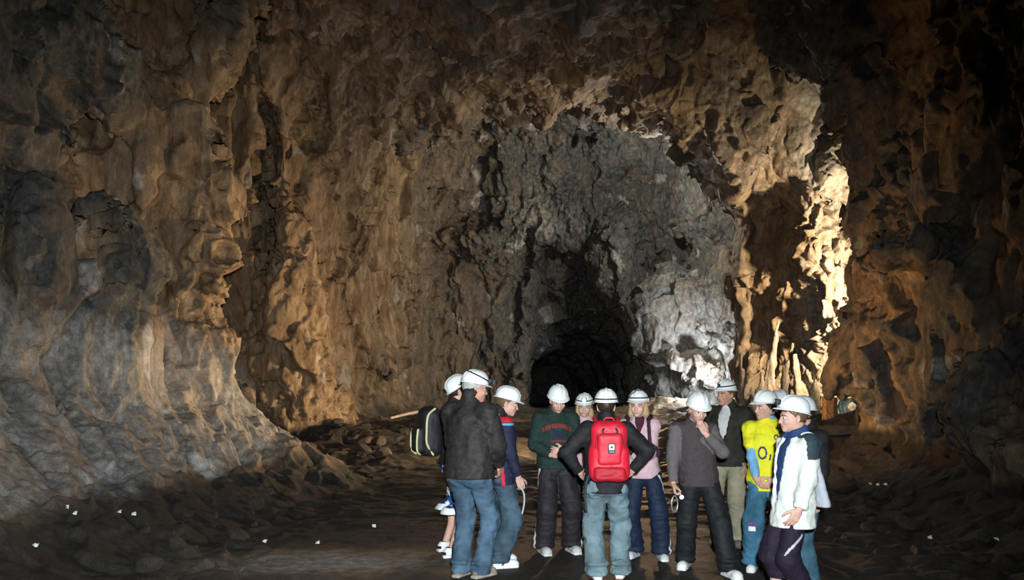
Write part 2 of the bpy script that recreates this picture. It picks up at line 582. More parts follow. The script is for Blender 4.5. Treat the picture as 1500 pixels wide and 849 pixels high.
_crown = sstep(4.0, 4.8, V[:, 0]) * sstep(15.8, 16.4, V[:, 1]) * sstep(23, 22, V[:, 1]) * sstep(5.5, 7.0, V[:, 2])
_rough *= 1 - 0.55 * _crown
_f1, _e1 = facets(V * np.array([1.15, 1.0, 0.55], np.float32) + 0.45 * _warp, 31, 1.2, 0.06)
_f2, _e2 = facets(V * np.array([3.4, 3.0, 1.7], np.float32) + 0.8 * _warp, 41, 1.2, 0.08)
_f3, _e3 = facets(V * np.array([8.0, 7.5, 5.0], np.float32) + 1.2 * _warp, 43, 1.2, 0.12)
_r1 = ridged(V * np.array([0.9, 0.9, 0.28], np.float32) + 0.5 * _warp, 4, 51)
_slant = np.stack([V[:, 0] * 1.6 + V[:, 2] * 0.5, V[:, 1] * 1.6 - V[:, 2] * 0.8, V[:, 2] * 0.4], 1)
_r2 = ridged(_slant + 0.5 * _warp, 4, 61)
_d = _wall * (0.28 * _f1 + _rough * (0.14 * _f2 + 0.055 * _f3 + 0.10 * (_r1 - 0.6) + 0.08 * (_r2 - 0.6)) + 0.012 * fbm(V * 7.0, 3, 71))
_u = V[:, 0] + 0.95 * V[:, 1]
_sk = ridged(np.stack([_u * 0.95, V[:, 2] * 0.22, (V[:, 0] - V[:, 1]) * 0.12], 1) + 0.12 * _warp, 4, 65)
_skin = np.clip(_skirt * sstep(1.4, 0.6, V[:, 2] - _zf), 0, 1)
_d = _d * (1 - 0.75 * _skin) + _skin * (0.30 * (_sk - 0.62) + 0.05 * _f1)
_cr = np.exp(-(_e1 / 0.035) ** 2)
_d -= _wall * 0.05 * _cr * (1 - _skin)
_d += _drape * (0.26 * (_r2 - 0.6) + 0.18 * (_r1 - 0.6) + 0.10 * _f2)
_rub = sstep(2.2, 3.6, np.abs(V[:, 0] - 0.4))
_d += (1 - _wall) * (0.09 * ridged(V * np.array([0.6, 1.3, 1.0], np.float32), 4, 83) * sstep(9, 12.5, V[:, 1]) + 0.16 * fbm(V * 0.9, 4, 85) * sstep(14.5, 16.5, V[:, 1]) + 0.02 * fbm(V * 3.0, 4, 81) + 0.05 * _rub * _f2 * 1.2 + 0.03 * _rub * _f1)
V = V + NRM * _d[:, None]

# where rust, pale mineral and dirt lie, with lamplight painted into rust and pale
X_, Y_, Z_ = V[:, 0], V[:, 1], V[:, 2]


def blob(c, r):
    return np.exp(-(((X_ - c[0]) / r[0]) ** 2 + ((Y_ - c[1]) / r[1]) ** 2 + ((Z_ - c[2]) / r[2]) ** 2))


rust = 0.42 + 0.9 * fbm(V * np.array([.5, .5, .22], np.float32), 3, 91)
left = sstep(-2.0, -4.0, X_)
rust += left * (0.55 * sstep(12.5, 14.5, Y_) - 0.35 * sstep(13.5, 11.0, Y_) * sstep(1.2, 4, Z_) + 0.1)
rust += left * (-0.75 * _f1 + 0.45 * (_r1 - 0.55))
rust += left * 0.55 * sstep(12.3, 13.6, Y_) * sstep(0.8, 2.0, Z_) * sstep(8.5, 6.5, Z_)
rust -= left * 0.28 * sstep(12.8, 11.6, Y_) * sstep(1.5, 3.0, Z_)
rust -= left * 0.6 * sstep(5.5, 7.5, Z_) * sstep(14.0, 12.0, Y_)
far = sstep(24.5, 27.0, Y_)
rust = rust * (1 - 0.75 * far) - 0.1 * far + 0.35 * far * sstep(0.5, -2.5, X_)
right = sstep(4.5, 6.0, X_) * sstep(16.2, 15.6, Y_)
rust += right * (-0.22 + 1.6 * (_r1 - 0.55) - 0.5 * _f1)
rust += 0.3 * sstep(16, 19, Y_) * sstep(24, 21, Y_)
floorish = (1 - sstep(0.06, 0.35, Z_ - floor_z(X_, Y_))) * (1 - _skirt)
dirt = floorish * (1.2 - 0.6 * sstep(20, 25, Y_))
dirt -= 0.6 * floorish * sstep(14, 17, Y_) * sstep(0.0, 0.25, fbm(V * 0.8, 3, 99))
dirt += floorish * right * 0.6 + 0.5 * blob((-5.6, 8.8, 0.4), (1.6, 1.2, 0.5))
dirt -= 1.7 * blob((-1.75, 8.35, 0), (1.5, 0.75, 0.6)) + 0.8 * blob((5.0, 26, 1.4), (1.6, 2.4, 0.9))  # chamber mound cleared of dirt so its painted lamplight shows
rust = rust * (1 - 0.6 * _skin) + _skin * (0.15 + 2.2 * (_sk - 0.60))
rust += 0.8 * blob((6.0, 12.6, 3.7), (0.9, 1.4, 0.35))  # orange lamplight on the ledge flake, painted in as rust
pale = 0.35 * blob((5.0, 26.6, 4.0), (1.4, 1.6, 1.6)) + 0.62 * _skin * sstep(0.2, 0.7, Z_) + 0.45 * far * sstep(3.6, 5.0, X_) * sstep(6.0, 4.0, Z_) + 0.5 * blob((5.0, 26, 1.6), (1.2, 2, 0.7)) + 0.5 * blob((1.3, 28.8, 7.3), (1.3, 1.6, 0.9)) + 0.45 * sstep(6.6, 7.2, X_) * sstep(16.5, 17.5, Y_)  # pale slabs, plus lamplight and flash painted on chamber, ramp and side passage
pale += 0.3 * _crown + 0.55 * blob((-1.75, 8.35, 0), (1.2, 0.6, 0.6)) + 0.15 * far * sstep(6.5, 8.5, Z_)  # crown term paints passage lamplight onto the upper rock
pale += 0.55 * sstep(0.30, 0.42, fbm(V * np.array([1.1, 1.1, .8], np.float32), 3, 97)) - 0.1
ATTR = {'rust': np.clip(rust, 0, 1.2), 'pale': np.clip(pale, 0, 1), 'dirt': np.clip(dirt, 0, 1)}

# cut into named pieces
_c = V[Q].mean(1)
_d0, _dfl, _dc, _dl, _dr, _db = rock(_c[:, 0], _c[:, 1], _c[:, 2], True)
cls = np.full(len(Q), 1, np.int32)                                   # 1 left wall
cls[_c[:, 0] > 1.5] = 2                                               # 2 right wall
cls[(_c[:, 0] > 4.2) & (_c[:, 1] > 19.0) & (_c[:, 1] < 23.2)] = 3     # 3 pillar beside the side passage
cls[(_c[:, 0] > 8) & (_c[:, 1] > 18.7)] = 3
cls[(_db > -1.2) | (_c[:, 1] > 30)] = 4                               # 4 back wall with the drift
cls[(_c[:, 2] > 6.4) & (NRM[Q[:, 0]][:, 2] < -0.55)] = 5              # 5 roof
cls[(_dfl > -0.35) & (np.abs(NRM[Q[:, 0]][:, 2]) > 0.25)] = 0         # 0 floor
cls[_c[:, 1] < -2.5] = 6
for k, nm in enumerate(['floor', 'wall_left', 'wall_right', 'wall_pillar', 'wall_back', 'ceiling', 'wall_rear']):
    qk = Q[cls == k]
    if len(qk) == 0:
        continue
    used, inv = np.unique(qk, return_inverse=True)
    me = np_mesh(nm, V[used], inv.reshape(-1, 4)[:, ::-1])
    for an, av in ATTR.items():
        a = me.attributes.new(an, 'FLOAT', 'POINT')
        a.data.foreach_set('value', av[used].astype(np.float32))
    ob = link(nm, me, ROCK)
    ob['kind'] = 'structure'
print('cave', len(V), len(Q))

# ------------------------------------------------------------------ people: every body and garment is grown from a distance field
def A3(*v):
    return np.array(v, np.float32)


def unit(v):
    v = np.asarray(v, np.float32)
    return v / max(float(np.linalg.norm(v)), 1e-9)


def rotm(yaw=0, pitch=0, roll=0):
    """degrees; yaw about z, pitch tips the front (-y) down, roll tips to the side"""
    m = Matrix.Rotation(math.radians(yaw), 3, 'Z') @ Matrix.Rotation(math.radians(pitch), 3, 'X') @ Matrix.Rotation(math.radians(roll), 3, 'Y')
    return np.array(m, np.float32)


class Field:
    def __init__(self, lo, hi, h):
        self.h = h
        self.o = np.asarray(lo, np.float32)
        n = np.maximum(((np.asarray(hi) - self.o) / h).astype(int) + 2, 4)
        self.f = np.full(tuple(n), 9.0, np.float32)

    def sub(self, lo, hi):
        a = np.clip(np.floor((lo - self.o) / self.h).astype(int), 0, np.array(self.f.shape) - 1)
        b = np.clip(np.ceil((hi - self.o) / self.h).astype(int) + 1, a + 1, self.f.shape)
        sl = tuple(slice(a[i], b[i]) for i in range(3))
        ax = [(self.o[i] + np.arange(a[i], b[i]) * self.h).astype(np.float32) for i in range(3)]
        return sl, ax[0][:, None, None], ax[1][None, :, None], ax[2][None, None, :]

    def put(self, sl, d, k, mode='add'):
        g = self.f[sl]
        if mode == 'add':
            self.f[sl] = smin(g, d, k) if k > 0 else np.minimum(g, d)
        elif mode == 'cut':
            self.f[sl] = smax(g, -d, k) if k > 0 else np.maximum(g, -d)
        else:
            self.f[sl] = smax(g, d, k) if k > 0 else np.maximum(g, d)

    def cone(self, a, b, r1, r2, k=0.02, flat=1.0, fdir=(0, 1, 0), mode='add'):
        """capsule with two radii; flat < 1 squashes it along fdir"""
        a = np.asarray(a, np.float32); b = np.asarray(b, np.float32)
        m = max(r1, r2) + k + 3 * self.h
        sl, x, y, z = self.sub(np.minimum(a, b) - m, np.maximum(a, b) + m)
        ab = b - a
        t = np.clip(((x - a[0]) * ab[0] + (y - a[1]) * ab[1] + (z - a[2]) * ab[2]) / max(float(ab @ ab), 1e-9), 0, 1)
        dx, dy, dz = x - a[0] - t * ab[0], y - a[1] - t * ab[1], z - a[2] - t * ab[2]
        if flat != 1.0:
            g = unit(fdir)
            c = (dx * g[0] + dy * g[1] + dz * g[2]) * (1 / flat - 1)
            dx, dy, dz = dx + c * g[0], dy + c * g[1], dz + c * g[2]
            d = (np.sqrt(dx * dx + dy * dy + dz * dz) - (r1 + (r2 - r1) * t)) * (0.5 + 0.5 * flat)
        else:
            d = np.sqrt(dx * dx + dy * dy + dz * dz) - (r1 + (r2 - r1) * t)
        self.put(sl, d, k, mode)

    def ell(self, c, r, R=None, k=0.02, mode='add'):
        c = np.asarray(c, np.float32); r = np.asarray(r, np.float32)
        m = float(r.max()) + k + 3 * self.h
        sl, x, y, z = self.sub(c - m, c + m)
        x, y, z = x - c[0], y - c[1], z - c[2]
        if R is not None:
            x, y, z = (R[0, 0] * x + R[1, 0] * y + R[2, 0] * z, R[0, 1] * x + R[1, 1] * y + R[2, 1] * z, R[0, 2] * x + R[1, 2] * y + R[2, 2] * z)
        k0 = np.sqrt((x / r[0]) ** 2 + (y / r[1]) ** 2 + (z / r[2]) ** 2)
        k1 = np.sqrt((x / r[0] ** 2) ** 2 + (y / r[1] ** 2) ** 2 + (z / r[2] ** 2) ** 2)
        self.put(sl, k0 * (k0 - 1) / np.maximum(k1, 1e-6), k, mode)

    def box(self, c, hf, R=None, rd=0.01, k=0.01, mode='add'):
        c = np.asarray(c, np.float32)
        m = float(np.linalg.norm(hf)) + k + 3 * self.h
        sl, x, y, z = self.sub(c - m, c + m)
        x, y, z = x - c[0], y - c[1], z - c[2]
        if R is not None:
            x, y, z = (R[0, 0] * x + R[1, 0] * y + R[2, 0] * z, R[0, 1] * x + R[1, 1] * y + R[2, 1] * z, R[0, 2] * x + R[1, 2] * y + R[2, 2] * z)
        qx, qy, qz = abs(x) - hf[0] + rd, abs(y) - hf[1] + rd, abs(z) - hf[2] + rd
        d = np.sqrt(np.maximum(qx, 0) ** 2 + np.maximum(qy, 0) ** 2 + np.maximum(qz, 0) ** 2) + np.minimum(np.maximum(np.maximum(qx, qy), qz), 0) - rd
        self.put(sl, d, k, mode)

    def plane(self, p, n, k=0.006):
        """keep only what lies behind the plane through p with normal n"""
        p = np.asarray(p, np.float32); n = unit(n)
        sl, x, y, z = self.sub(self.o, self.o + np.array(self.f.shape) * self.h)
        d = ((x - p[0]) * n[0] + (y - p[1]) * n[1] + (z - p[2]) * n[2])
        self.put(sl, d + np.zeros_like(self.f), k, 'and')

    def wrinkle(self, amp, freq, seed, amp2=0.0, freq2=(6, 6, 16)):
        i = np.nonzero(np.abs(self.f) < 0.035)
        P = self.o + np.stack(i, 1).astype(np.float32) * self.h
        self.f[i] += amp * fbm(P * np.asarray(freq, np.float32), 3, seed) * 2
        if amp2:
            w = np.stack([P[:, 0] + 0.5 * P[:, 2], P[:, 1] - 0.4 * P[:, 2], P[:, 2]], 1)
            self.f[i] += amp2 * (0.65 - ridged(w * np.asarray(freq2, np.float32), 2, seed + 5))

    def mesh(self, name, mats, parent=None, relaxes=1, pattern=None):
        f = self.f
        for ax in range(3):
            s = [slice(None)] * 3
            s[ax] = 0; f[tuple(s)] = 1
            s[ax] = -1; f[tuple(s)] = 1
        v, q = surface_nets(f, self.o, self.h)
        q = q[:, ::-1] if FLIP else q
        for _ in range(relaxes):
            v = relax(v, q, 0.7)
        me = np_mesh(name, v, q)
        o = link(name, me, mats, parent)
        if pattern is not None:
            mi = pattern(v[q].mean(1)).astype(np.int32)
            me.polygons.foreach_set('material_index', mi)
        return o


FLIP = False


def ik(a, b, l1, l2, hint):
    """middle joint of a two-bone chain from a to b, bent towards hint; b is pulled in when out of reach"""
    a = np.asarray(a, np.float32); b = np.asarray(b, np.float32)
    d = b - a
    L = float(np.linalg.norm(d))
    mx = (l1 + l2) * 0.995
    if L > mx:
        b = a + d * (mx / L); d = b - a; L = mx
    u = d / L
    c = (l1 * l1 - l2 * l2 + L * L) / (2 * L)
    hgt = math.sqrt(max(l1 * l1 - c * c, 0))
    hn = np.asarray(hint, np.float32)
    hn = unit(hn - u * float(hn @ u))
    return a + u * c + hn * hgt, b


class Pose:
    """joints in the figure's own frame: faces -y, its left is +x, z up from the ground"""

    def __init__(self, H, feet, hands, hip=(0, 0), lean=(0, 0), twist=0, head=(0, 0, 0), girth=1.0, hipz=0.925, neckfwd=0.0):
        s = H / 1.75
        self.s, self.g, self.H = s, girth, H
        self.P = A3(hip[0], hip[1], hipz * s)
        self.N = A3(hip[0] + lean[0], hip[1] + lean[1], 1.465 * s)
        self.Rt = rotm(twist)
        self.up = unit(self.N - self.P)
        self.C = self.P + (self.N - self.P) * 0.66
        self.W = self.P + (self.N - self.P) * 0.30
        self.Rh = rotm(*head)
        self.hs = 0.55 + 0.45 * s
        self.Hc = self.N + A3(0, -0.015 - neckfwd, 0) + self.Rh @ A3(0, -0.02, 0.165 * self.hs)
        self.J = {}
        for sd, sg in (('L', 1), ('R', -1)):
            fx, fy, fyaw = feet[sd]
            ank = A3(fx, fy, 0.085 * s)
            hj = self.P + A3(sg * 0.088 * s * girth, 0, -0.02 * s)
            Rf = rotm(fyaw)
            kn, ank = ik(hj, ank, 0.43 * s, 0.425 * s, Rf @ A3(sg * 0.05, -1, 0))
            sh = self.N + self.Rt @ A3(sg * 0.168 * s * girth, 0.012, -0.045 * s)
            hd = hands[sd]
            wr = np.asarray(hd['pos'], np.float32)
            el, wr = ik(sh, wr, 0.285 * s, 0.255 * s, np.asarray(hd.get('elbow', (sg * 0.5, 1, -0.2)), np.float32))
            self.J[sd] = dict(hip=hj, knee=kn, ank=ank, Rf=Rf, sh=sh, el=el, wr=wr, hd=hd, sg=sg)


def grow_torso(F, p, off=0.0, k=0.06):
    s, g = p.s, p.g
    F.ell(p.P + A3(0, 0.012, 0.0), (0.158 * s * g + off, 0.112 * s * g + off, 0.125 * s + off), None, k)
    F.ell(p.W, (0.138 * s * g + off, 0.1 * s * g + off, 0.17 * s + off), None, k)
    F.ell(p.C, (0.155 * s * g + off, 0.11 * s * g + off, 0.2 * s + off), p.Rt, k)
    for sd in 'LR':
        j = p.J[sd]
        F.cone(p.N + A3(0, 0.01, -0.06 * s), j['sh'], 0.062 * s + off, 0.052 * s + off, k * 0.7)
    F.cone(p.N + A3(0, 0.012, -0.05 * s), p.N + A3(0, 0.008, 0.03), 0.075 * s + off, 0.055 * s + off, 0.03)


def grow_head(F, p):
    h, R, c = p.hs, p.Rh, p.Hc

    def w(x, y, z):
        return c + R @ (A3(x, y, z) * h)
    F.cone(p.N + A3(0, 0.01, -0.02), w(0, 0.028, -0.045), 0.056 * h, 0.055 * h, 0.025)
    F.ell(w(0, 0.012, 0.03), A3(0.075, 0.095, 0.09) * h, R, 0.02)
    F.ell(w(0, -0.022, -0.04), A3(0.060, 0.066, 0.064) * h, R, 0.03)
    F.cone(w(0, -0.042, -0.04), w(0, -0.066, -0.088), 0.05 * h, 0.022 * h, 0.025)
    F.ell(w(0, -0.074, 0.026), A3(0.052, 0.02, 0.012) * h, R, 0.015)
    for sg in (1, -1):
        F.ell(w(sg * 0.031, -0.098, 0.004), A3(0.018, 0.016, 0.012) * h, R, 0.012, 'cut')
        F.ell(w(sg * 0.031, -0.074, 0.003), A3(0.013, 0.013, 0.012) * h, R, 0.003)
        F.ell(w(sg * 0.043, -0.066, -0.028), A3(0.02, 0.018, 0.016) * h, R, 0.02)
        F.ell(w(sg * 0.078, 0.014, -0.008), A3(0.009, 0.019, 0.032) * h, R @ rotm(0, 0, sg * 12), 0.006)
        F.ell(w(sg * 0.083, 0.010, -0.008), A3(0.006, 0.010, 0.018) * h, R @ rotm(0, 0, sg * 12), 0.003, 'cut')
    F.cone(w(0, -0.084, 0.012), w(0, -0.104, -0.030), 0.009 * h, 0.0125 * h, 0.012)
    for sg in (1, -1):
        F.ell(w(sg * 0.011, -0.095, -0.033), A3(0.009, 0.010, 0.008) * h, R, 0.006)
    F.ell(w(0, -0.086, -0.057), A3(0.024, 0.012, 0.0065) * h, R, 0.008)
    F.ell(w(0, -0.084, -0.069), A3(0.02, 0.012, 0.007) * h, R, 0.006)


def grow_hand(F, p, sd):
    j = p.J[sd]
    hd = j['hd']
    sg = j['sg']
    d = unit(hd.get('dir', j['wr'] - j['el']))
    n = np.asarray(hd.get('palm', (-sg, 0, 0)), np.float32)
    n = unit(n - d * float(n @ d))
    th = np.cross(d, n) * (-sg)
    q = 0.62 + 0.38 * p.s
    w = j['wr']
    R = np.stack([th, d, n], 1)
    F.cone(j['wr'] - d * 0.02, w + d * 0.02 * q, 0.026 * q, 0.024 * q, 0.012, 0.75, n)
    F.box(w + d * 0.052 * q, (0.039 * q, 0.044 * q, 0.0125 * q), R, 0.012, 0.012)
    curl = hd.get('curl', 25)
    fl = [(0.029, 0.072), (0.010, 0.08), (-0.010, 0.075), (-0.029, 0.058)]
    for i, (off, ln) in enumerate(fl):
        a = w + d * (0.092 - 0.004 * abs(i - 1)) * q + th * off * q
        ang = math.radians(hd.get('knuckle', curl * 0.7) + 4 * i)
        for seg, (fr, r1, r2) in enumerate(((0.45, 0.0092, 0.0085), (0.31, 0.0085, 0.0078), (0.24, 0.0078, 0.0066))):
            dirv = unit(d * math.cos(ang) + n * math.sin(ang) + th * off * 2.2)
            b = a + dirv * ln * fr * q
            F.cone(a, b, r1 * q, r2 * q, 0.003)
            a = b
            ang += math.radians(curl)
    a = w + d * 0.028 * q + th * 0.032 * q + n * 0.006
    tc = hd.get('thumb', 0.5)
    for seg, (ln, r1, r2) in enumerate(((0.036, 0.0125, 0.0105), (0.03, 0.0105, 0.0095), (0.024, 0.0095, 0.0075))):
        dirv = unit(d * (0.75 + 0.2 * seg) + th * (0.75 - 0.35 * seg) + n * tc * (0.5 + 0.4 * seg))
        b = a + dirv * ln * q
        F.cone(a, b, r1 * q, r2 * q, 0.006 if seg == 0 else 0.003)
        a = b


def bounds(p, m=0.27):
    pts = [p.N, p.P, p.Hc]
    for sd in 'LR':
        j = p.J[sd]
        pts += [j['el'], j['wr'], j['knee'], j['ank'], j['sh']]
    pts = np.array(pts)
    lo, hi = pts.min(0) - m, pts.max(0) + m
    lo[2] = -0.03
    hi[2] = p.Hc[2] + 0.2
    return lo, hi


def make_body(p, skin, root, hair_dark=(0.05, 0.03, 0.02), h=0.0058):
    lo, hi = bounds(p)
    F = Field(lo, hi, h)
    grow_torso(F, p)
    s = p.s
    for sd in 'LR':
        j = p.J[sd]
        F.cone(j['hip'], j['knee'], 0.082 * s * p.g, 0.052 * s, 0.04)
        F.cone(j['knee'], j['ank'], 0.050 * s, 0.034 * s, 0.03)
        cm = j['knee'] * 0.68 + j['ank'] * 0.32
        F.ell(cm + j['Rf'] @ A3(0, 0.022 * s, 0), (0.042 * s, 0.045 * s, 0.11 * s), None, 0.03)
        F.cone(j['ank'] + j['Rf'] @ A3(0, 0.03, -0.04), j['ank'] + j['Rf'] @ A3(0, -0.12 * s, -0.05 * s), 0.032 * s, 0.024 * s, 0.02)
        F.cone(j['sh'], j['el'], 0.050 * s * p.g, 0.038 * s, 0.03)
        mid = j['el'] * 0.7 + j['wr'] * 0.3
        F.cone(j['el'], mid, 0.037 * s, 0.039 * s, 0.015)
        F.cone(mid, j['wr'], 0.039 * s, 0.026 * s, 0.015)
        grow_hand(F, p, sd)
    grow_head(F, p)
    c, R, hs = p.Hc, p.Rh, p.hs

    def paint(m):
        q = (m - c) @ R / hs
        out = np.zeros(len(m), np.int32)
        front = q[:, 1] < -0.05
        lip = front & (np.abs(q[:, 2] + 0.063) < 0.008) & (np.abs(q[:, 0]) < 0.023)
        brow = front & (np.abs(q[:, 2] - 0.024 + 0.2 * np.abs(np.abs(q[:, 0]) - 0.03)) < 0.005) & (np.abs(np.abs(q[:, 0]) - 0.031) < 0.018)
        eye = front & (np.abs(q[:, 2] - 0.003) < 0.0065) & (np.abs(np.abs(q[:, 0]) - 0.031) < 0.013)
        iris = eye & (np.abs(np.abs(q[:, 0]) - 0.030) < 0.0065)
        out[lip] = 1; out[brow] = 2; out[eye] = 3; out[iris] = 2
        return out
    return F.mesh('body', [skin, M['lip'], M['brow'], M['eye_white']], root, 1, paint)


def make_top(p, name, mats, root, hem=0.86, off=0.022, loose=0.0, cuff=0.93, collar=0.06, hood=False, pattern=None, seed=1, wr=0.006,
             opening=None, h=0.008, sleeves=True, flare=0.0, puff=0.0, collar_r=0.072):
    s, g = p.s, p.g
    lo, hi = bounds(p, 0.3)
    lo[2] = hem * s - 0.08
    hi[2] = p.Hc[2] + 0.04
    F = Field(lo, hi, h)
    grow_torso(F, p, off)
    bot = A3(p.P[0], p.P[1] + 0.01, hem * s)
    F.cone(bot, p.C, (0.166 + loose + flare) * s * g + off * 0.6, (0.15 + loose) * s * g + off * 0.6, 0.04, 0.82)
    if puff:
        F.cone(bot + A3(0, 0, 0.06), p.W, (0.15 + loose + puff) * s * g, (0.15 + loose + puff) * s * g, 0.04, 0.76)
    if collar:
        F.cone(p.N + A3(0, 0.012, -0.03), p.N + (p.Hc - p.N) * 0.25 + A3(0, 0.012, collar - 0.02), 0.078 * s + off * 0.4, collar_r * s + 0.004, 0.025)
        top = p.N + A3(0, 0.0, 0.03 + collar * 0.9)
        c2 = p.Hc + p.Rh @ A3(0, 0.0, -0.03)
        F.ell(c2, A3(0.074, 0.1, 0.085) * p.hs, p.Rh, 0.006, 'cut')
    if hood:
        F.ell(p.N + A3(0, 0.085, -0.02), (0.115 * s, 0.07 * s, 0.10 * s), None, 0.03)
        F.ell(p.N + A3(0, 0.03, 0.03), (0.105 * s, 0.085 * s, 0.045 * s), None, 0.03)
    if sleeves:
        for sd in 'LR':
            j = p.J[sd]
            if sleeves == 'short':
                F.cone(j['sh'], j['sh'] * 0.4 + j['el'] * 0.6, (0.054 + loose * 0.5) * s * g + off * 0.5, (0.052 + loose * 0.4) * s + off * 0.5, 0.03)
                continue
            F.cone(j['sh'], j['el'], (0.056 + loose * 0.5 + puff * .5) * s * g + off * 0.7, (0.046 + loose * 0.4 + puff * .5) * s + off * 0.6, 0.03)
            ce = j['el'] + (j['wr'] - j['el']) * cuff
            F.cone(j['el'], ce, (0.046 + loose * 0.4 + puff * .4) * s + off * 0.6, (0.033 + loose * 0.3) * s + off * 0.45, 0.02)
            d = unit(j['wr'] - j['el'])
            # blunt cuff
            sl, x, y, z = F.sub(ce - 0.09, ce + 0.09)
            r = np.sqrt((x - ce[0]) ** 2 + (y - ce[1]) ** 2 + (z - ce[2]) ** 2)
            pl = (x - ce[0]) * d[0] + (y - ce[1]) * d[1] + (z - ce[2]) * d[2]
            F.f[sl] = np.where((r < 0.085) & (pl > -0.01), np.maximum(F.f[sl], np.where(r < 0.06, pl, F.f[sl])), F.f[sl])
    F.wrinkle(wr, (11, 11, 9), seed, wr * 1.3, (5, 5, 13))
    F.plane(A3(p.P[0], p.P[1], hem * s), (0, 0, -1))
    if opening:
        opening(F, p)
    return F.mesh(name, mats, root, 1, pattern)


def make_trousers(p, mats, root, name='trousers', waist=1.0, hem=0.05, off=0.016, knee_r=0.0, hem_r=0.0, pattern=None, seed=2, wr=0.006, h=0.008, stack=0.0):
    s, g = p.s, p.g
    lo, hi = bounds(p, 0.25)
    hi[2] = waist * s + 0.06
    F = Field(lo, hi, h)
    F.ell(p.P + A3(0, 0.012, 0), (0.158 * s * g + off, 0.114 * s * g + off, 0.13 * s + off), None, 0.03)
    F.cone(p.P + A3(0, 0.01, 0.04), p.W, 0.146 * s * g + off * 0.6, 0.14 * s * g + off * 0.6, 0.03, 0.74)
    for sd in 'LR':
        j = p.J[sd]
        F.cone(j['hip'], j['knee'], 0.082 * s * g + off * 0.8, (0.056 + knee_r) * s + off, 0.025)
        F.ell(j['hip'] + A3(0, 0.05 * s, -0.03 * s), (0.08 * s * g + off, 0.07 * s * g + off, 0.09 * s), None, 0.04)
        end = j['ank'] + A3(0, 0.008, hem * s - j['ank'][2] - 0.02)
        F.cone(j['knee'], end, (0.056 + knee_r) * s + off, (0.042 + hem_r) * s + off, 0.025)
        if stack:
            F.ell(end + A3(0, -0.012, 0.05), ((0.05 + hem_r) * s + off, (0.056 + hem_r) * s + off, 0.035), None, 0.02)
            F.ell(end + A3(0, -0.004, 0.12), ((0.046 + hem_r) * s + off, (0.05 + hem_r) * s + off, 0.03), None, 0.02)
    F.wrinkle(wr, (10, 10, 7), seed, wr * 1.5, (6, 6, 13))
    F.plane(A3(0, 0, hem * s), (0, 0, -1))
    F.plane(A3(0, 0, waist * s), (0, 0, 1))
    return F.mesh(name, mats, root, 1, pattern)


def make_shoes(p, mats, root, name='shoe', size=1.0, high=0.0):
    for sd in 'LR':
        j = p.J[sd]
        s = p.s * size
        a = A3(j['ank'][0], j['ank'][1], 0)
        R = j['Rf']

        def w(x, y, z):
            return a + R @ A3(x * s, y * s, z * s)
        F = Field(a + A3(-.22, -.22, -.02), a + A3(.22, .22, .22), 0.006)
        F.cone(w(0, 0.05, 0.042), w(0, -0.13, 0.036), 0.036 * s, 0.042 * s, 0.02)
        F.cone(w(0, 0.03, 0.05), w(0, -0.05, 0.06), 0.042 * s, 0.036 * s, 0.03)
        F.cone(w(0, 0.02, 0.06), w(0, 0.015, 0.105 + high), 0.044 * s, 0.043 * s, 0.02)
        F.ell(w(0, -0.14, 0.034), A3(0.044, 0.05, 0.032) * s, R, 0.02)
        F.plane(A3(0, 0, 0.105 * s + high), (0, 0, 1))
        F.box(w(0, -0.045, 0.012), A3(0.041, 0.135, 0.016) * s, R, 0.015, 0.004)
        for sg in (1, -1):
            F.ell(w(sg * 0.004, -0.115, 0.012), A3(0.047, 0.075, 0.016) * s, R, 0.006)
        for i in range(4):
            F.cone(w(-0.022, -0.055 - 0.018 * i, 0.088 - 0.009 * i), w(0.022, -0.055 - 0.018 * i, 0.088 - 0.009 * i), 0.005, 0.005, 0.002)
        F.plane(A3(0, 0, -0.004), (0, 0, -1))

        def paint(c, R=R, a=a, s=s):
            q = (c - a) @ R / s
            o = np.zeros(len(c), np.int32)
            o[q[:, 2] < 0.024] = 1
            o[(q[:, 2] > 0.03) & (q[:, 2] < 0.055) & (np.abs(q[:, 1] + 0.03 + 0.5 * (q[:, 2] - 0.04)) < 0.012)] = 2
            o[(q[:, 2] > 0.03) & (q[:, 2] < 0.06) & (q[:, 1] > 0.06)] = 2
            o[q[:, 2] > 0.101 + high / s] = 2
            return o
        F.mesh(name, mats, root, 1, paint)


